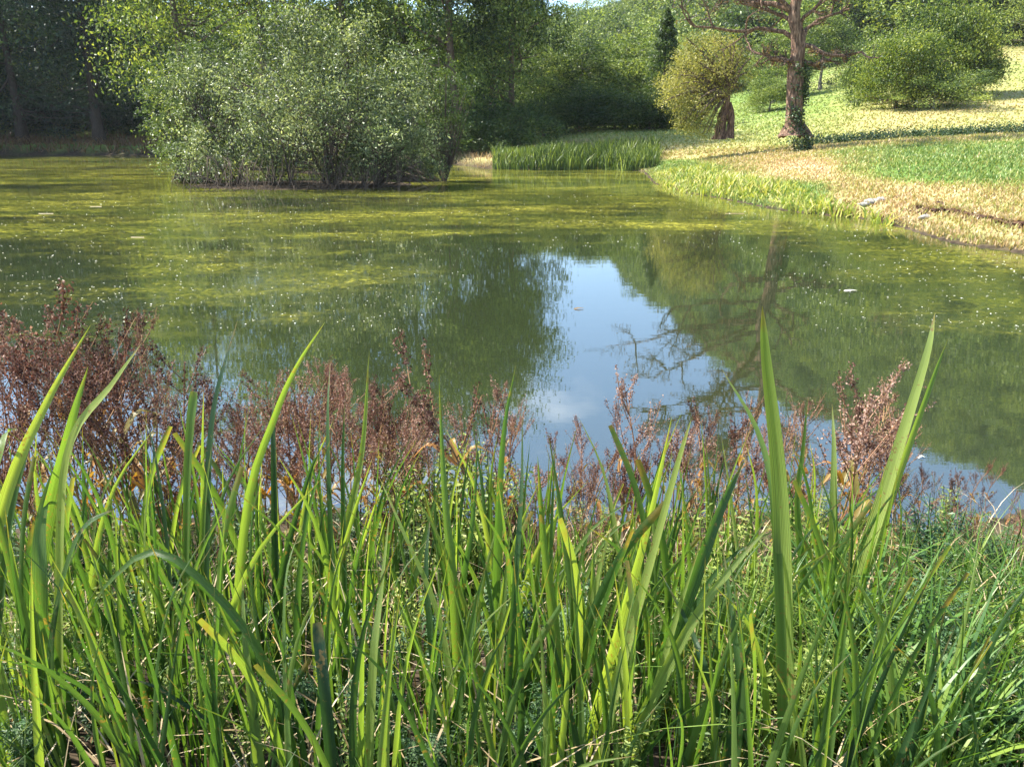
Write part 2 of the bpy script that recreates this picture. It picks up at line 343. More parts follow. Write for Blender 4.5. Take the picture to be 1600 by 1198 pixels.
def ground():
    rr = np.exp(np.linspace(math.log(0.35), math.log(2600), 400))
    aa = np.concatenate([np.linspace(-R(44), R(44), 380), np.linspace(R(44), 2 * math.pi - R(44), 90)[1:-1]])
    na = len(aa)
    Rg, Ag = np.meshgrid(rr, aa, indexing='ij')
    X = Rg * np.sin(Ag); Y = Rg * np.cos(Ag)
    Z = height(X, Y); D = shore_dist(X, Y)
    mb = MB()
    i = np.arange(len(rr) - 1)[:, None]; j = np.arange(na)[None]
    F = np.stack([i * na + j, i * na + (j + 1) % na, (i + 1) * na + (j + 1) % na, (i + 1) * na + j], -1).reshape(-1, 4)
    # tint: 0 green .. 1 straw ; uv.x = soil
    V = np.stack([X, Y, Z], -1).reshape(-1, 3)
    T = dryness(X, Y, D).ravel()
    soil = (1 - sstep(0.15, 1.3, D + 0.3 * noise2(X, Y, 1.5, 8))).ravel()
    soil = np.maximum(soil, (1 - sstep(5, 9, Rg)).ravel())
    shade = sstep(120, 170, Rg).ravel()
    # close the hole under the viewer with quads to the middle ring
    mb.add(V, F, T, np.stack([soil, shade], -1))
    c = np.array([[0, 0, gz(0, 0)]])
    k = na // 2
    mb.add(c, np.zeros((0, 4), int), 0.5)
    ci = len(V)
    fan = np.array([[ci, (2 * q) % na, (2 * q + 1) % na, (2 * q + 2) % na] for q in range(k)])
    mb.F.append(fan)
    m, nd, ln = newmat('ground')
    out = nd.new('ShaderNodeOutputMaterial'); pb = nd.new('ShaderNodeBsdfPrincipled'); pb.inputs['Roughness'].default_value = 0.95; pb.inputs['Specular IOR Level'].default_value = 0.1
    at_ = nd.new('ShaderNodeAttribute'); at_.attribute_name = 'tint'
    uv = nd.new('ShaderNodeUVMap'); uv.uv_map = 'UVMap'; sx = nd.new('ShaderNodeSeparateXYZ'); ln.new(uv.outputs[0], sx.inputs[0])
    g = nd.new('ShaderNodeNewGeometry')
    n1 = nd.new('ShaderNodeTexNoise'); n1.inputs['Scale'].default_value = 0.6; n1.inputs['Detail'].default_value = 10; n1.inputs['Roughness'].default_value = 0.7
    ln.new(g.outputs['Position'], n1.inputs['Vector'])
    n2 = nd.new('ShaderNodeTexNoise'); n2.inputs['Scale'].default_value = 5.0; n2.inputs['Detail'].default_value = 6; ln.new(g.outputs['Position'], n2.inputs['Vector'])
    a = nd.new('ShaderNodeMath'); a.operation = 'MULTIPLY_ADD'; a.inputs[1].default_value = 0.7; ln.new(n1.outputs[0], a.inputs[0]); ln.new(at_.outputs['Fac'], a.inputs[2])
    b = nd.new('ShaderNodeMath'); b.operation = 'ADD'; b.inputs[1].default_value = -0.35; ln.new(a.outputs[0], b.inputs[0])
    rp = ramp(nd, [(0.0, (0.06, 0.13, 0.03)), (0.3, (0.13, 0.19, 0.04)), (0.55, (0.27, 0.26, 0.09)), (0.8, (0.4, 0.3, 0.16)), (1.0, (0.5, 0.37, 0.24))])
    ln.new(b.outputs[0], rp.inputs[0])
    rs = ramp(nd, [(0.3, (0.018, 0.013, 0.009)), (0.7, (0.075, 0.055, 0.035))]); ln.new(n2.outputs[0], rs.inputs[0])
    mx = nd.new('ShaderNodeMixRGB'); ln.new(sx.outputs[0], mx.inputs[0]); ln.new(rp.outputs[0], mx.inputs[1]); ln.new(rs.outputs[0], mx.inputs[2])
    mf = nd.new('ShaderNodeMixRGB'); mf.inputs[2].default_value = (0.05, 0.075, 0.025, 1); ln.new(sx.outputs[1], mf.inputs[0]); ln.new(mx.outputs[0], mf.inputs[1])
    ln.new(mf.outputs[0], pb.inputs['Base Color'])
    bp = nd.new('ShaderNodeBump'); bp.inputs['Strength'].default_value = 0.6; bp.inputs['Distance'].default_value = 0.08; ln.new(n2.outputs[0], bp.inputs['Height']); ln.new(bp.outputs[0], pb.inputs['Normal'])
    ln.new(pb.outputs[0], out.inputs[0])
    o = mb.build('ground', m, None, True, 'structure')
    return o
def pix(x, y, z):
    """picture column and row of world points"""
    dx, dy, dz = x, y, z - H
    dep = dy * cp - dz * sp_; up = dy * sp_ + dz * cp
    dep = np.where(dep < 0.05, 0.05, dep)
    return 800 + FPX * dx / dep, 599 - FPX * up / dep
def dryness(x, y, d):
    """0 = fresh green sward, 1 = dry straw"""
    az = np.degrees(np.arctan2(x, y)); r = np.hypot(x, y)
    t = 0.62 + 0.15 * noise2(x, y, 0.12, 21) + 0.1 * noise2(x, y, 0.5, 22)
    # the green field on the right bank
    fld = sstep(20.5, 23.5, az + 1.2 * noise2(x, y, 0.3, 23)) * sstep(3.2, 5.4, d + noise2(x, y, 0.3, 24)) * (1 - sstep(38, 46, r))
    t = t * (1 - fld) + 0.14 * fld
    # lush fringe along the water
    fr = sstep(9.0, 11.0, az) * (1 - sstep(21.5, 23.5, az)) * (1 - sstep(2.2, 4.2, d + 0.8 * noise2(x, y, 0.7, 25)))
    t = t * (1 - fr) + 0.2 * fr
    dry = sstep(14, 17, az) * (1 - sstep(24, 27, az)) * sstep(3.5, 6, d) * (1 - sstep(36, 44, r)) * 0.25
    t = t + dry
    far = sstep(50, 70, r)
    t = t * (1 - far) + far * (0.36 + 0.22 * sstep(19, 27, az + 2 * noise2(x, y, 0.05, 27)) + 0.16 * noise2(x, y, 0.08, 28)) 
    return np.clip(t, 0, 1)
ground()

# ------------------------------------------------------------------ water
def water():
    xs = np.linspace(-130, 30, 60); ys = np.linspace(2.5, 92, 60)
    X, Y = np.meshgrid(xs, ys, indexing='ij'); n = 60
    i = np.arange(n - 1)[:, None]; j = np.arange(n - 1)[None]
    F = np.stack([i * n + j, (i + 1) * n + j, (i + 1) * n + j + 1, i * n + j + 1], -1).reshape(-1, 4)
    m, nd, ln = newmat('pond_water')
    out = nd.new('ShaderNodeOutputMaterial')
    g = nd.new('ShaderNodeNewGeometry')
    def noise(scale, detail, rough=0.55, st=(1, 1, 1), loc=(0, 0, 0), dist=0.0):
        mp = nd.new('ShaderNodeMapping'); mp.inputs['Scale'].default_value = st; mp.inputs['Location'].default_value = loc
        q = nd.new('ShaderNodeTexNoise'); q.inputs['Scale'].default_value = scale; q.inputs['Detail'].default_value = detail; q.inputs['Roughness'].default_value = rough
        q.inputs['Distortion'].default_value = dist
        ln.new(g.outputs['Position'], mp.inputs[0]); ln.new(mp.outputs[0], q.inputs['Vector']); return q.outputs[0]
    def math_(op, a, b=None, c=None):
        q = nd.new('ShaderNodeMath'); q.operation = op
        for k, v in enumerate((a, b, c)):
            if v is None: continue
            if isinstance(v, (int, float)): q.inputs[k].default_value = v
            else: ln.new(v, q.inputs[k])
        return q.outputs[0]
    def rng_(v, a, b, c=0.0, d=1.0, smooth=True):
        q = nd.new('ShaderNodeMapRange'); q.interpolation_type = 'SMOOTHSTEP' if smooth else 'LINEAR'
        ln.new(v, q.inputs[0]); q.inputs[1].default_value = a; q.inputs[2].default_value = b; q.inputs[3].default_value = c; q.inputs[4].default_value = d
        return q.outputs[0]
    sx = nd.new('ShaderNodeSeparateXYZ'); ln.new(g.outputs['Position'], sx.inputs[0]); PX, PY = sx.outputs[0], sx.outputs[1]
    big = noise(0.16, 4, 0.6, (0.6, 1.3, 1), (3.1, 1.7, 0), 0.3)
    mid = noise(0.8, 6, 0.65, (0.7, 1.3, 1), (0, 0, 0), 0.4)
    fine = noise(9.0, 5, 0.75)
    # where the weed mats lie: plenty beyond 12 m, hardly any in the open water off the near bank
    band = rng_(PY, 11.0, 19.0)
    side = rng_(math_('ABSOLUTE', math_('SUBTRACT', PX, math_('MULTIPLY', PY, 0.14))), 0.9, 4.5)   # the clear lane
    nearside = rng_(PY, 5.0, 9.5)
    cover = math_('MAXIMUM', band, math_('MULTIPLY', math_('MULTIPLY', side, nearside), 0.74))
    a = math_('ADD', math_('MULTIPLY', big, 1.15), math_('MULTIPLY', mid, 0.75)); a = math_('SUBTRACT', a, 0.3)
    a = math_('ADD', a, math_('MULTIPLY', fine, 0.35))                # about 0.82 on average
    mask = rng_(math_('ADD', a, math_('MULTIPLY', cover, 0.64)), 1.18, 1.56)
    mask = math_('MULTIPLY', mask, rng_(math_('ADD', math_('MULTIPLY', fine, 0.6), math_('MULTIPLY', noise(2.6, 6, 0.7, (0.7, 1.5, 1), (5, 5, 0), 0.5), 0.6)), 0.5, 0.68, 0.1, 1.0))
    hue = noise(0.35, 7, 0.7, (0.5, 1.4, 1), (9, 4, 0), 0.3)
    rc = ramp(nd, [(0.33, (0.02, 0.03, 0.008)), (0.45, (0.055, 0.065, 0.012)), (0.55, (0.15, 0.148, 0.02)), (0.67, (0.4, 0.36, 0.06))])
    ln.new(math_('ADD', math_('MULTIPLY', hue, 0.6), math_('MULTIPLY', fine, 0.4)), rc.inputs[0])
    mx = nd.new('ShaderNodeMixRGB'); mx.inputs[1].default_value = (0.018, 0.025, 0.01, 1); ln.new(mask, mx.inputs[0]); ln.new(rc.outputs[0], mx.inputs[2])
    # ripples
    w1 = noise(2.2, 4, 0.5, (0.5, 1.6, 1)); w2 = noise(24, 2, 0.5, (0.6, 1.3, 1))
    hgt = math_('ADD', math_('MULTIPLY', w1, 1.0), math_('MULTIPLY', w2, 0.05))
    hgt = math_('ADD', hgt, math_('MULTIPLY', math_('MULTIPLY', fine, mask), 0.5))
    bp = nd.new('ShaderNodeBump'); bp.inputs['Strength'].default_value = 1.0; bp.inputs['Distance'].default_value = 0.0007
    ln.new(hgt, bp.inputs['Height'])
    df = nd.new('ShaderNodeBsdfDiffuse'); ln.new(mx.outputs[0], df.inputs[0])
    gl = nd.new('ShaderNodeBsdfGlossy'); gl.inputs['Color'].default_value = (1, 1, 1, 1); gl.inputs['Roughness'].default_value = 0.015; ln.new(bp.outputs[0], gl.inputs['Normal'])
    fr = nd.new('ShaderNodeFresnel'); fr.inputs[0].default_value = 2.7; ln.new(bp.outputs[0], fr.inputs['Normal'])
    fac = math_('MULTIPLY', fr.outputs[0], rng_(mask, 0.0, 1.0, 1.0, 0.5))
    ms = nd.new('ShaderNodeMixShader'); ln.new(fac, ms.inputs[0]); ln.new(df.outputs[0], ms.inputs[1]); ln.new(gl.outputs[0], ms.inputs[2])
    ln.new(ms.outputs[0], out.inputs[0])
    mb = MB(); mb.add(np.stack([X, Y, X * 0], -1).reshape(-1, 3), F)
    mb.build('pond_water', m, None, True, 'structure')
water()

# ------------------------------------------------------------------ trees
def envelope(rng, k=7):
    d = norm(rng.normal(size=(k, 3))); a = rng.uniform(0.15, 0.55, k)
    def f(v):
        s = np.full(len(v), 0.7)
        for i in range(k): s = s + a[i] * np.clip(v @ d[i], 0, 1) ** 3
        return s
    return f
def make_tree(name, seed, h, rad, mat, bark, nclus, nleaf, ls, bottom=0.12, trunk_r=0.22, lw=0.5, csize=0.16, label=None, cat='tree', loc=(0, 0, 0), group=None, flat=0.75, lean=0.0, limbs=9, shell=2.4, kind_name='foliage'):
    """tree standing at loc, h metres tall with a crown of radius rad: trunk, limbs, foliage"""
    rng = np.random.default_rng(seed)
    root = empty(name, loc, 0, 1, label, cat, group)
    tb = MB()
    n = 9; t = np.linspace(0, 1, n)
    wob = np.cumsum(rng.normal(size=(n, 2)), 0) * 0.02 * h * 0.3; wob -= wob[0]
    P = np.stack([wob[:, 0] + lean * t ** 1.3 * h, wob[:, 1], t * h * 0.82], -1); P[0, 2] = -0.3
    tr = trunk_r * (1 - 0.85 * t) + trunk_r * 0.6 * np.exp(-t * 14)
    tube(tb, P, tr, 8, 0.5, 0.12, rng)
    env = envelope(rng)
    cz0 = h * bottom; cc = np.array([lean * h * 0.6, 0, (h + cz0) / 2]); hz = (h - cz0) / 2
    v = norm(rng.normal(size=(nclus, 3)))
    f = rng.random(nclus) ** (1 / shell)
    e = env(v)
    hw_ = 1 + 0.75 * np.clip(-v[:, 2], 0, 1) ** 1.5
    C = cc + v * (f * e)[:, None] * np.stack([rad * hw_, rad * hw_, hz + 0 * hw_], -1) * 0.92
    C = C[C[:, 2] > cz0 * 0.6]
    # limbs: from the trunk to the clusters' neighbourhood
    lb = MB()
    pick = rng.permutation(len(C))[:limbs * 6]
    for q, k in enumerate(pick):
        tgt = C[k]; s = np.clip((tgt[2] - 0.35 * np.hypot(*(tgt[:2] - cc[:2]))) / (h * 0.82), 0.12, 0.97)
        st = np.array([np.interp(s, t, P[:, 0]), np.interp(s, t, P[:, 1]), np.interp(s, t, P[:, 2])])
        midp = st * 0.45 + tgt * 0.55 + np.array([0, 0, -0.05 * h * rng.random()]) + rng.normal(size=3) * 0.03 * h
        r0 = (trunk_r * 0.38 if q < limbs else trunk_r * 0.13) * (1 - 0.6 * s)
        tube(lb, interp([st, midp, tgt], 6), np.linspace(r0, r0 * 0.18, 6), 5 if q < limbs else 4, 0.4)
    fb = MB()
    per = max(1, nleaf // len(C))
    K = len(C)
    cs = csize * rad * rng.uniform(0.6, 1.35, K)
    off = rng.normal(size=(K, per, 3)) * cs[:, None, None] * np.array([1, 1, flat])
    L = (C[:, None, :] + off).reshape(-1, 3)
    out = norm(L - cc)
    ct = np.repeat(rng.normal(0.5, 0.22, K), per) + rng.normal(0, 0.25, K * per)
    sz = ls * rng.uniform(0.6, 1.4, K * per)
    keep = L[:, 2] > 0.05
    leaves(fb, L[keep], sz[keep], sz[keep] * lw, rng, 0.5, None, np.clip(ct, 0, 1)[keep], 0.2)
    tb.build('trunk', bark, root, True)
    lb.build('limbs', bark, root, True, 'stuff')
    fb.build(kind_name, mat, root, False, 'stuff')
    return root
def place_tree(src, u, Y, label, group=None, sc=1.0, rz=0.0, name=None, dz=-0.1, mat=None):
    x = xat(u, Y, 3.0)
    c = copy_tree(src) if src.get('used') else src
    src['used'] = 1
    if c is not src and 'used' in c: del c['used']
    c.location = (x, Y, gz(x, Y) + dz); c.rotation_euler = (0, 0, rz)
    c.scale = (sc, sc, sc) if not hasattr(sc, '__len__') else sc
    tag(c, label, 'tree', group)
    if group is None and 'group' in c: del c['group']
    if name: c.name = name
    return c
TG = 'trees along the far bank'
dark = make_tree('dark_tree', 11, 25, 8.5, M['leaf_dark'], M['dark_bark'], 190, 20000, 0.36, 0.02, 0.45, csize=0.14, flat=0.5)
lime = make_tree('lime_green_tree', 12, 19, 6.5, M['leaf_lime'], M['bark'], 150, 26000, 0.21, 0.03, 0.32, csize=0.14, flat=0.5)
midg = make_tree('green_tree', 13, 20, 5.6, M['leaf_fresh'], M['bark'], 190, 28000, 0.24, 0.03, 0.32, csize=0.15, flat=0.5)
low = make_tree('broad_tree', 14, 12, 5.2, M['leaf_fresh'], M['pale_bark'], 110, 17000, 0.26, 0.02, 0.25, csize=0.15, flat=0.5)
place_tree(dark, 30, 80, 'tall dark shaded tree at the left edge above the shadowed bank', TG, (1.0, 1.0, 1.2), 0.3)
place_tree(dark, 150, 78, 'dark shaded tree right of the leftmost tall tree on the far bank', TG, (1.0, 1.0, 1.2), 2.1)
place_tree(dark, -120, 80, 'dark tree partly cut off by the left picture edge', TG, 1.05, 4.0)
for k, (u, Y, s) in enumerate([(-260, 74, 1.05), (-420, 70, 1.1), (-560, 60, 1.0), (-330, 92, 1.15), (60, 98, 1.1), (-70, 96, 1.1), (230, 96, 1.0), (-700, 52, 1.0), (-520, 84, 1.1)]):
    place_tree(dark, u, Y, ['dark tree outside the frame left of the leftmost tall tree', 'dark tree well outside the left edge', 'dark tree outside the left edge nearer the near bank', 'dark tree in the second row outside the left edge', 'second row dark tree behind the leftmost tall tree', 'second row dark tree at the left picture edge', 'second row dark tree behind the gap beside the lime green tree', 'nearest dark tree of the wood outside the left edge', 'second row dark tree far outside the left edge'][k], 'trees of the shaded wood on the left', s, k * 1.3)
place_tree(lime, 290, 66, 'bright lime green tree beside the dark wood, behind the pond willow', TG, (1.2, 1.2, 1.5), 0.5)
place_tree(lime, 420, 70, 'lime green tree directly behind the pale top of the pond willow', TG, (1.3, 1.3, 1.65), 2.2)
place_tree(lime, 640, 68, 'yellow green tree behind the right half of the pond willow', TG, (1.25, 1.25, 1.65), 3.9)
place_tree(midg, 540, 62, 'green tree with dark gaps between the two lime green trees', TG, (1.2, 1.2, 1.5), 1.0)
place_tree(midg, 715, 60, 'tall mid green tree right of the pond willow', TG, (1.1, 1.1, 1.35), 2.6)
place_tree(midg, 800, 64, 'tall dark green tree at the right end of the tall row, beside the sky gap', TG, (0.85, 0.85, 1.2), 4.4)
place_tree(midg, 768, 71, 'tall green tree closing the gap near the right end of the row', TG, (0.95, 0.95, 1.2), 5.3)
place_tree(low, 905, 76, 'rounded green tree just right of the tall row, under the sky gap', TG, (0.95, 0.95, 0.7), 0.2)
place_tree(low, 975, 80, 'rounded green tree left of the small dark conifer', TG, (0.95, 0.95, 0.78), 1.7)
place_tree(low, 850, 78, 'low tree tucked behind the right end of the tall row', TG, (0.8, 0.8, 0.7), 3.3)

# small dark conifer
def conifer(u, Y, h, label):
    rng = np.random.default_rng(5)
    x = xat(u, Y, 3); root = empty('conifer', (x, Y, gz(x, Y) - 0.1), 0, 1, label, 'tree', TG)
    tb = MB(); tube(tb, [(0, 0, 0), (0.05, 0, h * 0.5), (0, 0, h * 0.97)], [0.22, 0.13, 0.03], 7); tb.build('trunk', M['bark'], root, True)
    fb = MB(); n = 9000
    z = rng.random(n) ** 0.8; tier = (np.sin(z * 70 + rng.normal(size=n) * 0.4) * 0.18 + 0.9)
    r = (1 - z) ** 0.6 * 2.7 * tier * rng.random(n) ** 0.4; a = rng.random(n) * 6.283
    C = np.stack([np.cos(a) * r, np.sin(a) * r, z * h * 0.98 + 0.3 - r * 0.25], -1)
    leaves(fb, C, 0.3, 0.11, rng, 0.3, np.stack([np.cos(a), np.sin(a), a * 0 - 0.4], -1))
    fb.build('foliage', M['leaf_mid'], root, False, 'stuff')
conifer(1033, 74, 10.3, 'small dark conifer between the rounded green trees and the leaning willow')

# trees and bushes beyond the meadow on the right
MG = 'trees and bushes beyond the meadow'
bush = make_tree('meadow_bush', 17, 6.5, 4.6, M['leaf_lime'], M['bark'], 105, 24000, 0.2, 0.0, 0.16, csize=0.15, flat=0.5)
bush2 = make_tree('meadow_bush', 18, 5.5, 4.4, M['leaf_fresh'], M['pale_bark'], 90, 18000, 0.2, 0.0, 0.14, csize=0.16, flat=0.5)
place_tree(bush, 1395, 70, 'light green rounded bush right of the bare tree, left end of the thicket', MG, (0.95, 0.95, 1.15), 0.7)
place_tree(bush, 1470, 74, 'tallest bright green bush in the middle of the meadow thicket', MG, (0.95, 0.95, 1.5), 2.4)
place_tree(bush2, 1455, 68, 'low dark green bush at the foot of the meadow thicket', MG, (0.85, 0.85, 0.6), 2.0)
place_tree(bush2, 1505, 74, 'right end bush of the thicket casting shade onto the slope', MG, (0.75, 0.75, 0.85), 0.1)
place_tree(bush2, 1345, 78, 'greyish green bush with pale stems left of the thicket', MG, (0.75, 0.75, 1.15), 4.1)
place_tree(low, 1585, 118, 'dark green tree at the right edge above the dry slope', MG, 0.95, 0.9)
place_tree(low, 1650, 112, 'tree at the top of the dry slope beyond the right edge', MG, 1.0, 3.9)
place_tree(low, 1205, 96, 'pale blue-green tree seen between the leaning willow and the bare tree', MG, (0.8, 0.8, 0.75), 2.9)
place_tree(bush2, 1200, 84, 'small round bush low between the leaning willow and the bare tree', MG, 0.7, 5.1)
place_tree(low, 1275, 100, 'round tree just right of the bare trunk at the meadow edge', MG, (0.8, 0.8, 0.8), 4.5)

UG = 'bushes at the foot of the tall trees'
under = make_tree('undergrowth_bush', 19, 4.2, 3.4, M['leaf_mid'], M['bark'], 120, 9000, 0.2, 0.0, 0.1, csize=0.15)
ulab = ['beside the dark conifer', 'left of the dark conifer', 'behind the middle of the reed bed', 'behind the left end of the reed bed', 'in the shade under the tallest mid green tree', 'right of the silvery willow', 'half hidden behind the right side of the willow', 'between the conifer and the leaning willow', 'at the right end of the reed bed', 'in front of the rounded green trees', 'directly behind the silvery willow', 'behind the left flank of the willow']
for k, (u, Y) in enumerate([(1015, 72), (960, 71), (905, 69), (850, 68), (795, 60), (735, 57), (660, 60), (1055, 72), (1000, 80), (930, 82), (560, 60), (440, 60)]):
    place_tree(under, u, Y, 'leafy bush ' + ulab[k], UG, (1.0, 1.0, 0.75 + 0.25 * (k * 7 % 5) / 4), k * 1.1)
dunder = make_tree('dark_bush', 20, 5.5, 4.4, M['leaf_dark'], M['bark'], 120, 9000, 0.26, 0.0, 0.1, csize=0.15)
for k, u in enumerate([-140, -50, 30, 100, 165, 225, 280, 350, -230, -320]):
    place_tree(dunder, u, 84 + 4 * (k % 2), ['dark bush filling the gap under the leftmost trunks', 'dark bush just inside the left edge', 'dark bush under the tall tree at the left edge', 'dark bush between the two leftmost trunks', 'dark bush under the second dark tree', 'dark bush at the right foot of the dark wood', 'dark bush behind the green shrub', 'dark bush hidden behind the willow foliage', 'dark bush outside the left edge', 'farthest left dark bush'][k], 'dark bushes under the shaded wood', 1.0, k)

# pond willow (silver) and its green neighbour, on their islet
def pond_willow():
    rng = np.random.default_rng(31)
    Y0 = 33.0
    x0 = xat(480, Y0, 0)
    root = empty('pond_willow', (x0, Y0, 0.1), 0, 1, 'broad silvery grey-green willow bush standing in the pond', 'bush')
    st = MB(); fb = MB()
    lobes = []   # picture u, v of the lobe centre, distance, radius in m
    for u, v, Y, r in [(460, 95, 32.6, 1.9), (400, 150, 32.1, 1.7), (530, 150, 32.1, 1.8), (330, 215, 34.1, 1.45), (600, 190, 31.6, 1.7), (655, 235, 33.1, 1.25), (500, 225, 33.1, 1.9), (400, 235, 33.1, 1.6),
                       (450, 175, 30.9, 1.7), (580, 250, 32.6, 1.5), (310, 255, 33.1, 0.9), (620, 130, 33.6, 1.6), (470, 55, 33.1, 1.2), (520, 80, 33.1, 1.3), (680, 262, 33.1, 0.6), (350, 262, 33.1, 0.7), (540, 262, 33.1, 0.8), (440, 262, 33.1, 0.8), (300, 120, 34.1, 1.2), (560, 60, 34.1, 1.1)]:
        p = at(u, v, Y) - np.array([x0, Y0, 0.1]); lobes.append((p, r))
    base = [np.array([rng.uniform(-3.2, 3.2), rng.uniform(-1, 1), -0.2]) for _ in range(14)]
    for p, r in lobes:
        k = int(15 * r * r) + 10
        C = p + norm(rng.normal(size=(k, 3))) * (rng.random((k, 1)) ** 0.4) * r * np.array([1.05, 1.0, 0.95])
        C = C[C[:, 2] > 0.2]
        per = 58
        cs = rng.uniform(0.12, 0.42, len(C))
        L = (C[:, None] + rng.normal(size=(len(C), per, 3)) * cs[:, None, None]).reshape(-1, 3)
        tt = np.repeat(rng.normal(0.5, 0.2, len(C)), per) + rng.normal(0, 0.22, len(L))
        k2 = L[:, 2] > 0.1
        sz = rng.uniform(0.06, 0.19, len(L))
        leaves(fb, L[k2], sz[k2], sz[k2] * 0.42, rng, 0.35, None, np.clip(tt, 0, 1)[k2], 0.2)
        b = min(base, key=lambda q: abs(q[0] - p[0]) + rng.random() * 1.5)
        for c in C[rng.permutation(len(C))[:5]]:
            mid = b * 0.4 + c * 0.6 + rng.normal(size=3) * 0.25; mid[2] += 0.3
            tube(st, interp([b, mid, c], 6), np.linspace(0.035, 0.006, 6), 4, 0.4)
    # trailing low twigs down to the water
    for _ in range(170):
        a = np.array([rng.uniform(-4.6, 5.2), rng.uniform(-2.6, -0.6), rng.uniform(0.5, 1.3)])
        tube(st, interp([a, a + rng.normal(size=3) * 0.2 + np.array([0, -0.2, -0.3]), [a[0] + rng.normal() * 0.4, a[1] - 0.5, -0.1]], 4), 0.012, 3, 0.6)
    st.build('stems', M['twig'], root, True, 'stuff')
    fb.build('foliage', M['leaf_silver'], root, False, 'stuff')
pond_willow()
def green_willow():
    rng = np.random.default_rng(37)
    Y0 = 37.0; x0 = xat(300, Y0, 0)
    root = empty('green_shrub', (x0, Y0, 0.0), 0, 1, 'fresh green shrub with feathery tips at the left side of the silvery willow', 'bush')
    st = MB(); fb = MB()
    for u, v, Y, r in [(300, 200, 36.5, 1.6), (350, 150, 37, 2.0), (270, 140, 37, 1.3), (320, 100, 37.5, 1.5), (285, 240, 35.5, 1.2), (380, 110, 38, 1.6), (260, 185, 36.5, 0.9), (330, 235, 35, 1.3), (690, 210, 36, 1.6), (700, 150, 36.5, 1.5), (660, 120, 37, 1.5)]:
        p = at(u, v, Y) - np.array([x0, Y0, 0])
        k = int(18 * r * r) + 10
        C = p + norm(rng.normal(size=(k, 3))) * (rng.random((k, 1)) ** 0.4) * r
        for c in C:
            # drooping sprays pointing left and out
            m_ = 55; s = rng.random(m_)[:, None]
            d = norm(np.array([-0.8, -0.35, -0.15]) + rng.normal(size=3) * 0.5) * 0.75
            L = c + d * s + rng.normal(size=(m_, 3)) * 0.09
            L = L[L[:, 2] > 0.1]
            leaves(fb, L, rng.uniform(0.08, 0.15, len(L)), 0.05, rng, 0.6, np.tile(d, (len(L), 1)), np.clip(rng.normal(0.5, 0.2) + rng.normal(0, 0.15, len(L)), 0, 1))
            if rng.random() < 0.35 and p[0] < 6: tube(st, interp([[rng.uniform(-1, 1.5), 0, -0.1], c * 0.6, c], 5), np.linspace(0.05, 0.01, 5), 4)
            elif rng.random() < 0.35: tube(st, interp([[x_r := 12.3, -1.0, -0.1], (c + [x_r, -1, 0]) / 2, c], 5), np.linspace(0.05, 0.01, 5), 4)
    st.build('stems', M['twig'], root, True, 'stuff')
    fb.build('foliage', M['leaf_mid'], root, False, 'stuff')
green_willow()

# leaning pollard willow
def leaning_willow():
    rng = np.random.default_rng(41)
    Y0 = 46.0; b = at(1128, 214, Y0); b[2] = gz(b[0], b[1]) - 0.1
    root = empty('leaning_willow', b, 0, 1, 'leaning olive tree with dark hollow trunk at the end of the bank', 'tree')
    tb = MB(); q = lambda u, v, Y=Y0: at(u, v, Y) - b
    tube(tb, interp([q(1124, 218), q(1126, 195), q(1132, 175), q(1138, 150)], 9), [0.4, 0.3, 0.27, 0.25, 0.27, 0.25, 0.22, 0.17, 0.12], 12, 0.5, 0.3, rng)
    tube(tb, interp([q(1138, 216), q(1142, 190), q(1140, 160)], 6), [0.3, 0.22, 0.2, 0.2, 0.17, 0.12], 9, 0.5, 0.3, rng)
    tb.build('trunk', M['bark_red'], root, True)
    lb = MB(); fb = MB()
    for u, v, Y, r in [(1075, 120, 45.5, 1.5), (1110, 95, 46, 1.6), (1145, 110, 46.5, 1.3), (1060, 160, 45.5, 1.25), (1090, 165, 45, 1.3), (1120, 140, 46, 1.2), (1050, 130, 46.5, 0.9), (1100, 195, 45.2, 0.85), (1072, 195, 45.5, 0.8), (1085, 80, 46.5, 1.0), (1135, 75, 47, 1.0)]:
        p = q(u, v, Y); k = int(26 * r * r) + 8
        C = p + norm(rng.normal(size=(k, 3))) * rng.random((k, 1)) ** 0.4 * r
        per = 34
        L = (C[:, None] + rng.normal(size=(k, per, 3)) * 0.2).reshape(-1, 3); L = L[L[:, 2] > 0.1]
        sz = rng.uniform(0.09, 0.17, len(L))
        leaves(fb, L, sz, sz * 0.4, rng, 0.4, None, np.clip(rng.normal(0.5, 0.25, len(L)), 0, 1))
        for c in C[:6]:
            s = q(1138, 150); tube(lb, interp([s, (s + c) / 2 + [0, 0, 0.4], c], 5), np.linspace(0.12, 0.02, 5), 5)
    lb.build('limbs', M['bark'], root, True, 'stuff'); fb.build('foliage', M['leaf_olive'], root, False, 'stuff')
leaning_willow()

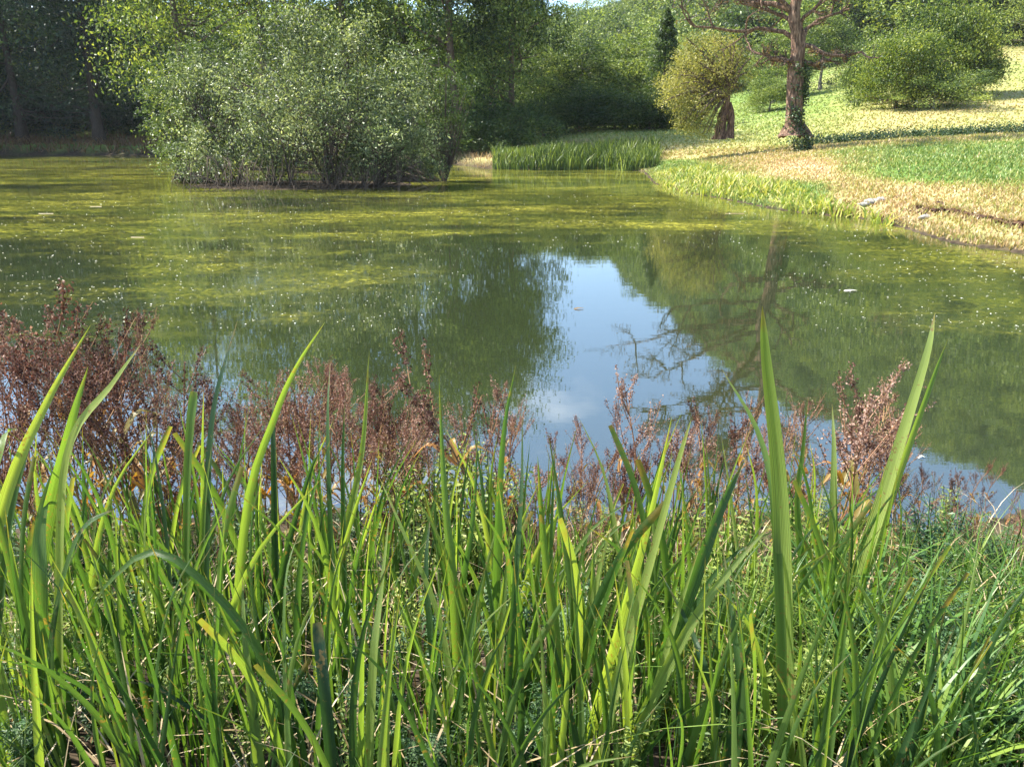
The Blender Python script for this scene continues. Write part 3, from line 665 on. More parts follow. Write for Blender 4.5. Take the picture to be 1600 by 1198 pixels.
# the big half-bare tree on the bank
def bare_tree():
    rng = np.random.default_rng(7)
    Y0 = 42.0; b = at(1238, 207, Y0); b[2] = gz(b[0], b[1]) - 0.1
    root = empty('bare_tree', b, 0, 1, 'large nearly bare tree with reddish bark and ivy on its trunk', 'tree')
    q = lambda u, v, Y=Y0: at(u, v, Y) - b
    zt = 17.5
    TP = interp([q(1238, 212), q(1240, 190), q(1243, 130), q(1247, 60), q(1242, 10), np.array([0.1, 0.2, 11.5]), np.array([-0.5, 0, 15]), np.array([-0.3, 0.2, zt])], 22)
    tt = np.linspace(0, 1, 22)
    tr = np.interp(tt, [0, .06, .2, .45, .6, 1], [0.78, 0.5, 0.42, 0.36, 0.25, 0.04])
    tb = MB(); tube(tb, TP, tr, 12, 0.5, 0.16, rng)
    # bark burrs and buttress
    for k in range(5):
        a = rng.random() * 6.28; d = np.array([math.cos(a), math.sin(a), 0])
        tube(tb, interp([TP[0] + d * 1.05 + [0, 0, -0.1], TP[0] + d * 0.55 + [0, 0, 0.35], TP[1] + d * 0.3 + [0, 0, 0.6]], 5), [0.08, 0.17, 0.2, 0.16, 0.06], 6)
    tb.build('trunk', M['bark_red'], root, True)
    bare = False
    def ptrunk(z): return np.array([np.interp(z, TP[:, 2], TP[:, 0]), np.interp(z, TP[:, 2], TP[:, 1]), z])
    def branch(mb, tw, lf, p, d, L, r, depth):
        n = 7; P = [p]; dd = d.copy(); 
        for i in range(n - 1):
            dd = norm(dd + rng.normal(size=3) * 0.17 + np.array([0, 0, 0.03 if depth < 2 else -0.02])); P.append(P[-1] + dd * L / (n - 1))
        P = np.array(P)
        (tube(mb if depth < 2 else tw, P, np.linspace(r, r * 0.3, n), 7 if depth == 0 else 5 if depth == 1 else 3, 0.5))
        if depth >= 3:
            if rng.random() < (0.12 if bare else 0.45):
                k = rng.integers(1, 5); C = P[rng.integers(2, n, k)] + rng.normal(size=(k, 3)) * 0.12
                leaves(lf, C, rng.uniform(0.09, 0.17, k), 0.08, rng, 0.1)
            return
        kids = [7, 6, 5][depth]
        for c in range(kids):
            s = rng.uniform(0.3, 1.0); i = int(s * (n - 1)); 
            side = norm(rng.normal(size=3)); side[2] = side[2] * 0.5 + 0.1
            nd_ = norm(dd * 0.65 + norm(side) * 0.85)
            branch(mb, tw, lf, P[i], nd_, L * rng.uniform(0.35, 0.55), r * 0.42 * (1.1 - 0.3 * s), depth + 1)
    # limbs that show in the photograph, then the crown above the frame (seen in the pond)
    spec = []
    for (u0, v0, pts) in [(1243, 62, [(1200, 45), (1150, 48), (1090, 40)]), (1243, 95, [(1212, 92), (1165, 72)]), (1250, 95, [(1280, 100), (1300, 90), (1345, 82)]), (1250, 62, [(1275, 35), (1330, 12)]),
                          (1245, 40, [(1210, 20), (1160, 8)]), (1249, 45, [(1275, 10), (1310, -30)]), (1242, 105, [(1222, 92), (1205, 98)]), (1252, 70, [(1290, 85), (1325, 92)]), (1240, 20, [(1190, -20), (1130, -40)])]:
        spec.append([q(u0, v0)] + [q(u, v, Y0 + rng.uniform(-1.3, 1.3)) for u, v in pts])
    for k in range(13):
        z = 7.0 + k * 0.72; a = k * 2.4 + rng.random(); s = ptrunk(z); L = 8.2 - 0.36 * k
        d = np.array([math.cos(a), math.sin(a) * 0.8, 0.55])
        if k % 2 == 0: d[0] = -abs(d[0]) - 0.3; d[2] = 0.35
        spec.append([s, s + d * L * 0.45, s + d * L * 0.85 + [0, 0, 0.2]])
    for k, P in enumerate(spec):
        lb, tw, lf = MB(), MB(), MB()
        n = 8; PP = interp(P, n) + np.vstack([np.zeros(3), rng.normal(size=(n - 1, 3)) * 0.07])
        bare = k < 9; r0 = 0.125 if bare else 0.15
        tube(lb, PP, np.linspace(r0, 0.05, n), 7)
        Ltot = np.linalg.norm(np.diff(PP, axis=0), axis=1).sum()
        for c in range(6 if bare else 11):
            i = rng.integers(2, n); dd = norm(PP[i] - PP[i - 1]); side = norm(rng.normal(size=3))
            branch(lb, tw, lf, PP[i], norm(dd * 0.7 + side * 0.8), Ltot * rng.uniform(0.2, 0.4), 0.06, 1)
        o = lb.build('limb', M['bark_red'], root, True)
        tw.build('twigs', M['twig'], o, True, 'stuff'); (lf.build('withered_leaves', M['leaf_brown'], o, False, 'stuff') if lf.n else None)
    # ivy up the trunk
    iv = MB(); n = 2600
    z = rng.random(n) ** 1.3 * 4.6; a = rng.normal(-0.4, 0.9, n) + np.sin(z * 2.3) * 0.5; kk = (noise2(a * 2, z * 2.2, 1.0, 91) > -0.25) ; z = z[kk]; a = a[kk]; n = len(z); rr = np.interp(z, TP[:, 2], tr) * 1.08 + rng.random(n) ** 2 * 0.28
    C = np.stack([np.interp(z, TP[:, 2], TP[:, 0]) + np.cos(a) * rr, np.interp(z, TP[:, 2], TP[:, 1]) + np.sin(a) * rr, z], -1)
    leaves(iv, C, 0.13, 0.11, rng, 0.2); iv.build('ivy', M['ivy'], root, False, 'stuff')
bare_tree()

# ------------------------------------------------------------------ wooded hill
def hill_forest():
    rng = np.random.default_rng(77)
    kinds = []
    for s, (mat, h, r) in enumerate([('leaf_fresh', 11, 4.8), ('leaf_lime', 10, 5.0), ('leaf_mid', 13, 4.2), ('leaf_fresh', 13, 5.5)]):
        t = make_tree('hillside_tree', 90 + s, h, r, M[mat], M['bark'], 60, 5200, 0.55, 0.02, 0.25, csize=0.17, limbs=3)
        kinds.append(t)
    # trees of the wood's lower edge that can be told apart
    spots = [(1300, 150, 1, 'light green tree at the foot of the wooded hill above the thicket'),
             (1350, 156, 0, 'mid green tree of the wood edge left of the russet tree'),
             (1225, 175, 2, 'green tree of the wood edge behind the bare trunk'),
             (1160, 170, 3, 'green tree of the wood edge above the leaning willow'),
             (1095, 165, 1, 'light green tree of the wood edge right of the slim conifer')]
    for u, Y, k, lab in spots:
        place_tree(kinds[k], u, Y, lab, 'trees at the foot of the wooded hill', 1.0, u)
    kinds_used = [k for k in kinds]
    rus = make_tree('russet_tree', 99, 10, 4.5, M['leaf_russet'], M['bark'], 90, 3600, 0.6, 0.02, 0.25, csize=0.17, limbs=3)
    place_tree(rus, 1435, 172, 'russet brown tree standing out on the wooded hillside', None, 1.15)
    for u, Y in [(1395, 185), (1475, 190)]:
        place_tree(rus, u, Y, {1395: 'small reddish tree left of the largest russet tree on the hill', 1475: 'small reddish tree right of the largest russet tree on the hill'}[u], None, 0.8, 1.0)
    # the wood itself: points on the slope, tree crowns instanced on them
    pts = []
    while len(pts) < 3600:
        az = rng.uniform(R(-50), R(62)); r = math.exp(rng.uniform(math.log(108), math.log(430)))
        if az > R(9) and r < 146: continue
        if R(-3) < az < R(9) and r < 185: continue
        if rng.random() > (r / 430) ** 0.4: continue
        pts.append((r * math.sin(az), r * math.cos(az)))
    pts = np.array(pts); Z = height(pts[:, 0], pts[:, 1]) - 1.0
    me = bpy.data.meshes.new('hillside_wood'); me.vertices.add(len(pts))
    me.vertices.foreach_set('co', np.column_stack([pts, Z]).astype(np.float32).ravel())
    me.attributes.new('pick', 'INT', 'POINT').data.foreach_set('value', rng.choice([0, 1, 2, 3], len(pts), p=[0.34, 0.26, 0.16, 0.24]).astype(np.int32))
    me.attributes.new('size', 'FLOAT', 'POINT').data.foreach_set('value', rng.uniform(0.75, 1.35, len(pts)).astype(np.float32))
    me.update()
    o = obj('hillside_wood', me, None, 'stuff'); tag(o, 'dense mixed wood covering the steep hill behind the meadow', 'wood')
    ng = bpy.data.node_groups.new('wood', 'GeometryNodeTree')
    ng.interface.new_socket('Geometry', in_out='INPUT', socket_type='NodeSocketGeometry'); ng.interface.new_socket('Geometry', in_out='OUTPUT', socket_type='NodeSocketGeometry')
    N = ng.nodes; Lk = ng.links
    gi = N.new('NodeGroupInput'); go = N.new('NodeGroupOutput'); jn = N.new('GeometryNodeJoinGeometry')
    at1 = N.new('GeometryNodeInputNamedAttribute'); at1.data_type = 'INT'; at1.inputs[0].default_value = 'pick'
    at2 = N.new('GeometryNodeInputNamedAttribute'); at2.data_type = 'FLOAT'; at2.inputs[0].default_value = 'size'
    rv = N.new('FunctionNodeRandomValue'); rv.data_type = 'FLOAT_VECTOR'; rv.inputs[0].default_value = (0, 0, 0); rv.inputs[1].default_value = (0, 0, 6.283)
    for k, t in enumerate(kinds_used):
        crown = [c for c in t.children if c.name.startswith('foliage')][0]
        oi = N.new('GeometryNodeObjectInfo'); oi.transform_space = 'ORIGINAL'; oi.inputs['Object'].default_value = crown; oi.inputs['As Instance'].default_value = True
        ip = N.new('GeometryNodeInstanceOnPoints'); cmpn = N.new('FunctionNodeCompare'); cmpn.data_type = 'INT'; cmpn.operation = 'EQUAL'
        Lk.new(at1.outputs[0], cmpn.inputs[2]); cmpn.inputs[3].default_value = k
        Lk.new(gi.outputs[0], ip.inputs['Points']); Lk.new(cmpn.outputs[0], ip.inputs['Selection']); Lk.new(oi.outputs['Geometry'], ip.inputs['Instance'])
        Lk.new(rv.outputs[0], ip.inputs['Rotation']); Lk.new(at2.outputs[0], ip.inputs['Scale']); Lk.new(ip.outputs[0], jn.inputs[0])
    Lk.new(jn.outputs[0], go.inputs[0])
    md = o.modifiers.new('wood', 'NODES'); md.node_group = ng
hill_forest()

# ------------------------------------------------------------------ far bank and right bank cover
def upright_blades(mb, X, Y, Z, hgt, wid, rng, tint, spread=0.35, seg=2):
    n = len(X); a = rng.random(n) * 6.283; s = np.stack([np.cos(a), np.sin(a), a * 0], -1) * (np.broadcast_to(wid, (n,)) * 0.5)[:, None]
    ln_ = rng.normal(size=(n, 3)) * spread; ln_[:, 2] = 1; h_ = np.broadcast_to(hgt, (n,))[:, None]
    B = np.stack([X, Y, Z - 0.03], -1); Mi = B + ln_ * h_ * np.array([0.35, 0.35, 0.6]); Tp = B + ln_ * h_ * np.array([1, 1, 0.98])
    V = np.stack([B - s, B + s, Mi + s * 0.8, Mi - s * 0.8, Tp + s * 0.1, Tp - s * 0.1], 1).reshape(-1, 3)
    k = np.arange(n)[:, None] * 6
    F = np.concatenate([k + [0, 1, 2, 3], k + [3, 2, 4, 5]])
    uv = np.tile(np.array([[0, 0], [1, 0], [1, .5], [0, .5], [.5, 1], [.5, 1]]), (n, 1))
    mb.add(V, F, np.repeat(np.broadcast_to(tint, (n,)), 6), uv)
def bank_cover():
    rng = np.random.default_rng(51)
    # meadow grass of the right bank
    n = 95000
    az = rng.uniform(R(9), R(38), n); r = np.exp(rng.uniform(math.log(13), math.log(52), n))
    X = r * np.sin(az); Y = r * np.cos(az); D = shore_dist(X, Y); k = D > 0.12
    X, Y, D, r = X[k], Y[k], D[k], r[k]
    t = dryness(X, Y, D); Z = height(X, Y)
    hg = (0.07 + 0.1 * rng.random(len(X))) * (1 + 0.5 * noise2(X, Y, 0.6, 61)) * (0.7 + 0.025 * r / 2)
    mb = MB(); upright_blades(mb, X, Y, Z, hg, 0.02 + 0.0011 * r, rng, np.clip(t + rng.normal(0, 0.16, len(X)), 0, 1))
    tag(mb.build('bank_grass', M['bank_grass'], None, False, 'stuff'), 'short straw coloured and green grass covering the right bank', 'grass')
    n = 45000; az = rng.uniform(R(-3), R(38), n); r = np.exp(rng.uniform(math.log(50), math.log(150), n)); X = r * np.sin(az); Y = r * np.cos(az); D = shore_dist(X, Y); k = D > 2; X, Y, D, r = X[k], Y[k], D[k], r[k]
    t = dryness(X, Y, D); mb = MB(); upright_blades(mb, X, Y, height(X, Y), rng.uniform(0.08, 0.22, len(X)), 0.0018 * r, rng, np.clip(t - 0.05 + rng.normal(0, 0.09, len(X)), 0, 1), 0.6)
    tag(mb.build('meadow_grass', M['bank_grass'], None, False, 'stuff'), 'rough grass of the meadow slope beyond the bank crest', 'grass')
    # lush fringe at the water
    n = 15000; az = rng.uniform(R(9.6), R(27), n); r = rng.uniform(20, 40, n)
    X = r * np.sin(az); Y = r * np.cos(az); D = shore_dist(X, Y) + 0.7 * noise2(X, Y, 0.5, 62)
    k = (D > 0.2) & (D < 2.6 - 2.2 * sstep(R(17), R(27), az)); X, Y = X[k], Y[k]
    mb = MB(); upright_blades(mb, X, Y, height(X, Y), rng.uniform(0.15, 0.5, len(X)) * (0.75 + 0.4 * noise2(X, Y, 1.1, 68)), 0.06, rng, np.clip(rng.normal(0.5, 0.28, len(X)), 0, 1), 0.5)
    tag(mb.build('waterside_plants', M['waterside'], None, False, 'stuff'), 'bright yellow-green waterside plants fringing the right bank', 'waterside plants')
    # reeds on the far shore
    n = 9000; u = rng.uniform(770, 1030, n); Y = rng.uniform(45.8, 53, n); X = xat(u, Y, 1); D = shore_dist(X, Y)
    k = (D > -0.5) & (noise2(X, Y, 0.6, 63) > -0.8); X, Y = X[k], Y[k]
    mb = MB(); upright_blades(mb, X, Y, np.maximum(height(X, Y), -0.1), rng.uniform(0.5, 1.35, len(X)) * (0.8 + 0.4 * noise2(X, Y, 0.5, 64)), 0.06, rng, np.clip(rng.normal(0.25, 0.3, len(X)), 0, 1), 0.22)
    tag(mb.build('reed_bed', M['leaf_fresh'], None, False, 'stuff'), 'dark green reed bed on the far shore below the rounded trees', 'reeds')
    # rough dry herbage right of the willow, and pale stalks
    n = 3500; u = rng.uniform(690, 1010, n); Y = rng.uniform(46.0, 60, n); X = xat(u, Y, 0.5); D = shore_dist(X, Y); k = D > 0.1; X, Y = X[k], Y[k]
    mb = MB(); upright_blades(mb, X, Y, height(X, Y), rng.uniform(0.15, 0.5, len(X)), 0.05, rng, rng.random(len(X)), 0.4)
    tag(mb.build('dry_herbage', M['straw'], None, False, 'stuff'), 'pale dry herbage on the far shore right of the willow', 'dry grass')
    # dark brownish growth under the left wood
    n = 12000; az = rng.uniform(R(-60), R(-16), n); X = np.tan(az) * 76; Y = rng.uniform(70, 82, n); D = shore_dist(X, Y); k = (D > -0.3); X, Y = X[k], Y[k]
    mb = MB(); upright_blades(mb, X, Y, np.maximum(height(X, Y), 0), rng.uniform(0.25, 1.1, len(X)) * (0.8 + 0.5 * noise2(X, Y, 0.4, 67)), 0.1, rng, rng.random(len(X)) * 0.6, 0.7)
    tag(mb.build('bank_undergrowth', M['leaf_brown'], None, False, 'stuff'), 'brown undergrowth along the shaded bank under the dark trees', 'undergrowth')
    # low hedge line along the crest of the right bank
    m = 0
    for u in np.arange(1255, 1640, 22):
        Y = 47 + rng.uniform(-1, 1); x = xat(u, Y, 2.3); rr = np.random.default_rng(int(u))
        mb = MB(); k = 420; C = rr.normal(size=(k, 3)) * np.array([0.42, 0.3, 0.16]) * rng.uniform(0.8, 1.3) + [0, 0, 0.28]; C = C[C[:, 2] > 0]
        leaves(mb, C, 0.13, 0.08, rr, 0.4)
        o = mb.build('low_shrub', M['leaf_dark'] if u % 44 else M['leaf_mid'], None); o.location = (x, Y, gz(x, Y) - 0.02)
        q = int(round((u - 1255) / 22)); wh = ['first', 'second', 'third', 'fourth', 'fifth', 'sixth', 'seventh', 'eighth', 'ninth', 'tenth', 'eleventh', 'twelfth', 'thirteenth', 'fourteenth', 'fifteenth', 'sixteenth', 'seventeenth', 'eighteenth'][q]
        tag(o, f'{wh} low shrub right of the bare tree in the row along the bank crest', 'shrub', 'low shrubs along the bank crest')
bank_cover()

# crumbling soil edge on the right bank, stones, floating things
def lumps(mb, C, s, rng, tint=0.5):
    """rough stones / clods: distorted octo-prisms"""
    for c, r in zip(C, s):
        nr, na = 8, 12
        ph = np.linspace(-1.5, 1.5, nr); a = np.arange(na) * 6.283 / na
        a0 = rng.random(4) * 6.28
        rad = r * (1 + 0.16 * np.sin(a[None] * 2 + a0[0] + ph[:, None] * 2) + 0.1 * np.sin(a[None] * 3 + a0[1] - ph[:, None] * 3) + 0.035 * rng.normal(size=(nr, na)))
        V = np.stack([np.cos(ph)[:, None] * np.cos(a)[None] * rad, np.cos(ph)[:, None] * np.sin(a)[None] * rad, np.sin(ph)[:, None] * rad * 0.6], -1) + c
        i = np.arange(nr - 1)[:, None]; j = np.arange(na)[None]
        F = np.stack([i * na + j, i * na + (j + 1) % na, (i + 1) * na + (j + 1) % na, (i + 1) * na + j], -1).reshape(-1, 4)
        mb.add(V.reshape(-1, 3), F, tint)
def soil_edge():
    rng = np.random.default_rng(61)
    pts = [(1425, 326), (1455, 331), (1490, 334), (1530, 343), (1570, 351), (1610, 358), (1680, 372)]
    W = []
    for u, v in pts:     # ray march to the ground
        d = ray(u, v); t = np.linspace(8, 40, 1200); P = np.array([0, 0, H])[None] + d[None] * t[:, None]
        hh = height(P[:, 0], P[:, 1]); k = np.argmax(P[:, 2] < hh); W.append(P[k])
    P = interp(W, 90); n = len(P)
    T = norm(np.gradient(P, axis=0)); Nn = norm(np.cross(T, [0, 0, 1.0]))       # towards the water or away
    if Nn[40][0] > 0: Nn = -Nn
    ztop = height(P[:, 0], P[:, 1]) 
    prof = [(-0.3, 0.0), (-0.12, 0.07), (0.0, 0.11), (0.05, 0.06), (-0.02, 0.03), (0.05, 0.0), (0.2, -0.06)]
    V = []
    for a, z in prof:
        j = rng.normal(size=(n, 3)) * np.array([0.045, 0.045, 0.022])
        V.append(np.stack([P[:, 0] + Nn[:, 0] * a, P[:, 1] + Nn[:, 1] * a, ztop + z * (0.6 + 0.8 * np.clip(0.5 + 0.5 * noise2(P[:, 0], P[:, 1], 1.2, 66), 0, 1))], -1) + j)
    V = np.stack(V, 1); m = len(prof)
    i = np.arange(n - 1)[:, None]; j = np.arange(m - 1)[None]
    F = np.stack([i * m + j, i * m + j + 1, (i + 1) * m + j + 1, (i + 1) * m + j], -1).reshape(-1, 4)
    mb = MB(); mb.add(V.reshape(-1, 3), F)
    k = 70; q = P[rng.integers(0, n, k)] + rng.normal(size=(k, 3)) * [0.15, 0.15, 0.02]
    lumps(mb, q, rng.uniform(0.02, 0.07, k), rng)
    mb.build('soil_edge', M['soil'], None, False, 'structure')
    mb = MB(); k = 1600; q = rng.integers(0, n, k); A = V[q, 1] + rng.normal(size=(k, 3)) * 0.05
    upright_blades(mb, A[:, 0], A[:, 1], A[:, 2], rng.uniform(0.06, 0.16, k), 0.03, rng, np.clip(rng.normal(0.7, 0.15, k), 0, 1), 0.7)
    tag(mb.build('turf_overhang', M['bank_grass'], None, False, 'stuff'), 'dry turf hanging over the crumbling soil edge on the right', 'grass')
    def ground_at(u, v):
        d = ray(u, v); t = np.linspace(8, 40, 1500); P = np.array([0, 0, H])[None] + d[None] * t[:, None]
        hh = height(P[:, 0], P[:, 1]); return P[np.argmax(P[:, 2] < hh)]
    for u, v, s, lab in [(1362, 318, 0.15, 'large pale stone lying in the fringe of the right bank'), (1445, 342, 0.12, 'pale flat stone just below the left end of the soil edge'),
                         (1375, 314, 0.12, 'small pale stone touching the large pale stone'), (1466, 322, 0.13, 'brown clod perched on the left end of the soil edge'), (1350, 321, 0.1, 'small stone left of the large pale stone')]:
        p = ground_at(u, v); mb = MB(); lumps(mb, [np.zeros(3)], [s], rng)
        o = mb.build('stone' if 'stone' in lab else 'clod', M['stone'] if 'stone' in lab else M['soil'], None, True); o.location = p + [0, 0, s * 0.3]; o.scale = (1.5, 1, 1)
        tag(o, lab, 'stone' if 'stone' in lab else 'clod')
soil_edge()
def floating():
    rng = np.random.default_rng(71)
    n = 2600; v = rng.uniform(305, 520, n); u = rng.uniform(-60, 1650, n)
    W = np.array([on_water(a, b) for a, b in zip(u, v)]); D = shore_dist(W[:, 0], W[:, 1]); di = np.hypot((W[:, 0] - ISLE[0]) / 5.4, (W[:, 1] - ISLE[1]) / 3.4)
    lane = np.abs(W[:, 0] - 0.14 * W[:, 1]) > 2.5 - (W[:, 1] > 15) * 5
    k = (D < -0.3) & (di > 1) & lane; W = W[k]; n = len(W)
    r = np.hypot(W[:, 0], W[:, 1]); s = (0.003 + 0.00085 * r) * rng.uniform(0.5, 1.8, n)
    mb = MB(); C = np.column_stack([W, np.full(n, 0.008)])
    leaves(mb, C, s * 1.6, s, rng, 9.0); tag(mb.build('floating_specks', M['debris'], None, False, 'stuff'), 'pale fluff and leaf bits floating on the weedy water', 'debris')
    for u, v, L, lab in [(1148, 334, 0.9, 'white stick floating off the green bank'), (905, 483, 0.14, 'dark leaf floating alone on the blue sky reflection'), (1440, 716, 0.05, 'white petal floating near the tall pair of blades'),
                         (72, 334, 0.7, 'white floating twig near the left edge of the pond'), (150, 323, 0.6, 'pale floating twig left of the pond willow'), (215, 371, 0.5, 'short white floating twig in the dark band of water'), (1330, 455, 0.2, 'pale floating leaf right of the bare tree reflection')]:
        L *= 0.62 if 'twig' in lab or 'stick' in lab else 1
        w = on_water(u, v); mb = MB(); t = np.linspace(-.5, .5, 7)
        if 'leaf' in lab or 'petal' in lab: blade(mb, [(-L / 2, 0, 0), (0, 0.01, 0.012), (L / 2, 0, 0.004)], L * 0.4, (0, 0, 1), 7)
        else: tube(mb, np.stack([t * L, 0.02 * L * np.sin(t * 7) + 0.006 * np.sin(t * 31), 0.0 * t - 0.004], -1), 0.012, 5)
        o = mb.build('floating_leaf' if 'leaf' in lab else 'floating_petal' if 'petal' in lab else 'floating_twig', M['leaf_brown'] if 'dark' in lab and 'leaf' in lab else M['debris'] if 'petal' in lab or 'leaf' in lab else M['straw'], None)
        o.location = (w[0], w[1], 0.006); o.rotation_euler = (0, 0, rng.uniform(-0.2, 0.2)); tag(o, lab, 'leaf' if 'leaf' in lab else 'petal' if 'petal' in lab else 'twig')
floating()

# ------------------------------------------------------------------ near bank plants
COLS = ['at the left edge below the dark wood', 'below the second dark tree', 'in front of the small left sky gleam', 'below the left half of the willow', 'below the middle of the willow', 'below the right half of the willow',
        'left of the big sky reflection', 'under the tip of the sky reflection', 'left of the bare tree reflection', 'right of the bare tree reflection', 'beside the tall leaning pair of blades', 'at the right edge below the soil bank']
def col_of(u): return COLS[int(min(11, max(0, u // 134)))]

# iris: leaves whose course shows clearly in the photograph. (distance, width px, cut tip, lean of the tip towards the pond, points from base to tip)
HERO = {
 'leftmost iris clump with two long blades leaning right over the dock': (1.45, [
   (26, 0, [(-60, 1080), (5, 790), (70, 635), (142, 507)]), (24, 0, [(95, 1230), (92, 900), (107, 700), (175, 600), (222, 535)]), (20, 0, [(45, 1200), (60, 900), (107, 680), (138, 572)]),
   (20, 0, [(-10, 1100), (10, 850), (40, 710), (63, 665)]), (24, 0, [(70, 1250), (62, 940), (66, 800), (104, 690)]), (20, 0, [(-30, 900), (2, 695), (26, 668)]), (26, 0, [(100, 1250), (55, 1040), (15, 880), (-20, 740)]), (22, 0, [(60, 1250), (80, 1000), (120, 840), (185, 790)])]),
 'iris clump with one slim upright blade crossing the left sky gleam': (1.7, [
   (17, 0, [(318, 1150), (322, 860), (332, 650), (371, 500)]), (15, 1, [(288, 1100), (291, 800), (296, 680), (303, 612)]), (13, 0, [(275, 1100), (262, 860), (240, 700), (221, 646)]), (16, 0, [(300, 1150), (310, 980), (318, 800), (330, 700)])]),
 'iris clump with a kinked blade folded into a drooping arch': (1.25, [
   (22, 0, [(470, 1260), (440, 1100), (370, 965), (250, 862), (165, 915), (135, 975)]), (20, 0, [(412, 1260), (395, 1110), (382, 990), (379, 900)]), (13, 0, [(400, 1240), (360, 1155), (260, 1082), (208, 1060)]), (12, 0, [(455, 1230), (445, 1060), (447, 900), (474, 815)])]),
 'iris clump with a dark blade arching far right to a faint tip': (1.8, [
   (16, 0, [(365, 1080), (385, 800), (430, 650), (465, 570), (508, 503)]), (16, 0, [(440, 1100), (432, 950), (427, 700), (427, 610)]), (15, 0, [(425, 1080), (440, 900), (480, 750), (502, 700)])]),
 'iris clump of three straight narrow blades below the willow': (1.85, [
   (13, 0, [(525, 1050), (515, 790), (512, 650), (516, 562)]), (15, 0, [(505, 1080), (535, 860), (565, 710), (577, 548)]), (12, 0, [(540, 1050), (536, 790), (536, 700), (539, 622)]), (14, 0, [(495, 1150), (515, 960), (545, 830), (582, 715)])]),
 'iris clump with the brightest sunlit blade standing alone': (1.15, [
   (24, 0, [(575, 1300), (582, 1050), (595, 925), (610, 790)]), (24, 1, [(525, 1300), (514, 1150), (504, 1050), (495, 972)]), (10, 0, [(700, 1290), (640, 1120), (590, 1040), (520, 985)])]),
 'iris clump in the middle with broad pale blades side by side': (1.5, [
   (18, 0, [(722, 1180), (708, 920), (694, 760), (686, 585)]), (17, 0, [(768, 1180), (776, 900), (786, 690), (806, 570)]), (17, 0, [(700, 1150), (718, 950), (740, 800), (746, 675)]), (18, 0, [(695, 1220), (680, 1060), (666, 900), (672, 805)]), (14, 0, [(790, 1150), (806, 900), (815, 760), (816, 648)]), (18, 0, [(720, 1200), (690, 980), (630, 830), (590, 740)])]),
 'iris clump with a thin blade curving down to the right': (1.3, [
   (12, 0, [(848, 1260), (820, 1140), (775, 1060), (725, 1022)]), (14, 0, [(700, 1260), (720, 1080), (740, 960), (760, 880)])]),
 'iris clump with an upright dark blade at the left corner of the sky reflection': (1.55, [
   (19, 0, [(874, 1200), (868, 1000), (850, 850), (840, 712)]), (16, 0, [(905, 1180), (922, 980), (935, 900), (955, 822)]), (14, 0, [(900, 1190), (915, 1000), (926, 900), (927, 838)])]),
 'iris clump with the broadest blades leaning right in a bundle': (1.3, [
   (30, 0, [(895, 1260), (925, 1140), (975, 960), (1018, 800), (1050, 650)]), (34, 0, [(965, 1260), (1010, 1100), (1075, 935), (1125, 800), (1165, 715)]), (26, 0, [(945, 1260), (1000, 1130), (1080, 975), (1150, 880), (1215, 808)]),
   (22, 0, [(920, 1260), (960, 1080), (1010, 900), (1060, 720), (1080, 655)]), (22, 0, [(1160, 1260), (1105, 1060), (1080, 985), (1030, 890)])]),
 'iris clump with the tallest straight blade in front of the bare tree reflection': (1.25, [
   (26, 0, [(1232, 1290), (1226, 1000), (1218, 760), (1197, 560), (1191, 478)]), (20, 0, [(1222, 1260), (1215, 860), (1190, 690), (1127, 575)]), (20, 0, [(1180, 1270), (1162, 1110), (1144, 960), (1128, 845)])]),
 'iris clump with two tall paired blades leaning right over the sky reflection': (1.95, [
   (20, 0, [(1345, 890), (1388, 750), (1445, 565), (1461, 488)]), (20, 0, [(1350, 900), (1400, 755), (1455, 600), (1482, 528)]), (14, 0, [(1300, 960), (1302, 800), (1303, 700), (1300, 630)]), (13, 0, [(1262, 960), (1246, 800), (1255, 700), (1262, 622)]), (12, 0, [(1330, 940), (1280, 860), (1262, 760), (1240, 700)])]),
 'iris clump with a short broad cut blade low on the right': (1.3, [
   (20, 1, [(1262, 1290), (1282, 1140), (1298, 1085), (1313, 1050)]), (14, 0, [(1230, 1290), (1290, 1120), (1380, 1020), (1440, 900)])]),
 'iris blade bent flat to the horizontal low on the left': (1.3, [
   (8, 0, [(335, 1100), (325, 1030), (280, 1022), (200, 1018), (122, 1022)])]),
}
def hero_iris():
    rng = np.random.default_rng(81)
    for label, (Yd, bl) in HERO.items():
        u0 = np.mean([b[2][0][0] for b in bl]); x0 = xat(u0, Yd, 0.6); z0 = gz(x0, Yd)
        root = empty('iris_plant', (x0, Yd, z0), 0, 1, label, 'iris', 'iris clumps on the near bank')
        org = np.array([x0, Yd, z0])
        for w, cut, pts in bl:
            Yb = Yd + rng.uniform(-0.12, 0.12); k = len(pts); dy = rng.uniform(-0.05, 0.3)
            P = [at(u, v, Yb + dy * (i / (k - 1)) ** 1.5) - org for i, (u, v) in enumerate(pts)]
            b = P[0].copy()
            if b[2] > -0.03:         # run the blade on down into the soil
                P.insert(0, np.array([b[0] * 0.75 + rng.normal() * 0.02, b[1], -0.05]))
            wm = w / FPX * Yb * 1.0
            mb = MB(); a = rng.uniform(-0.75, 0.75); face = np.array([math.sin(a), -math.cos(a), 0.25])
            blade(mb, P, wm * 0.94 / max(0.75, math.cos(a)), face, 20, bool(cut), 0.3, float(np.clip(rng.normal(0.5, 0.22), 0, 1)), rng.uniform(-0.5, 0.5))
            mb.build('leaf', M['iris'], root, True)
hero_iris()

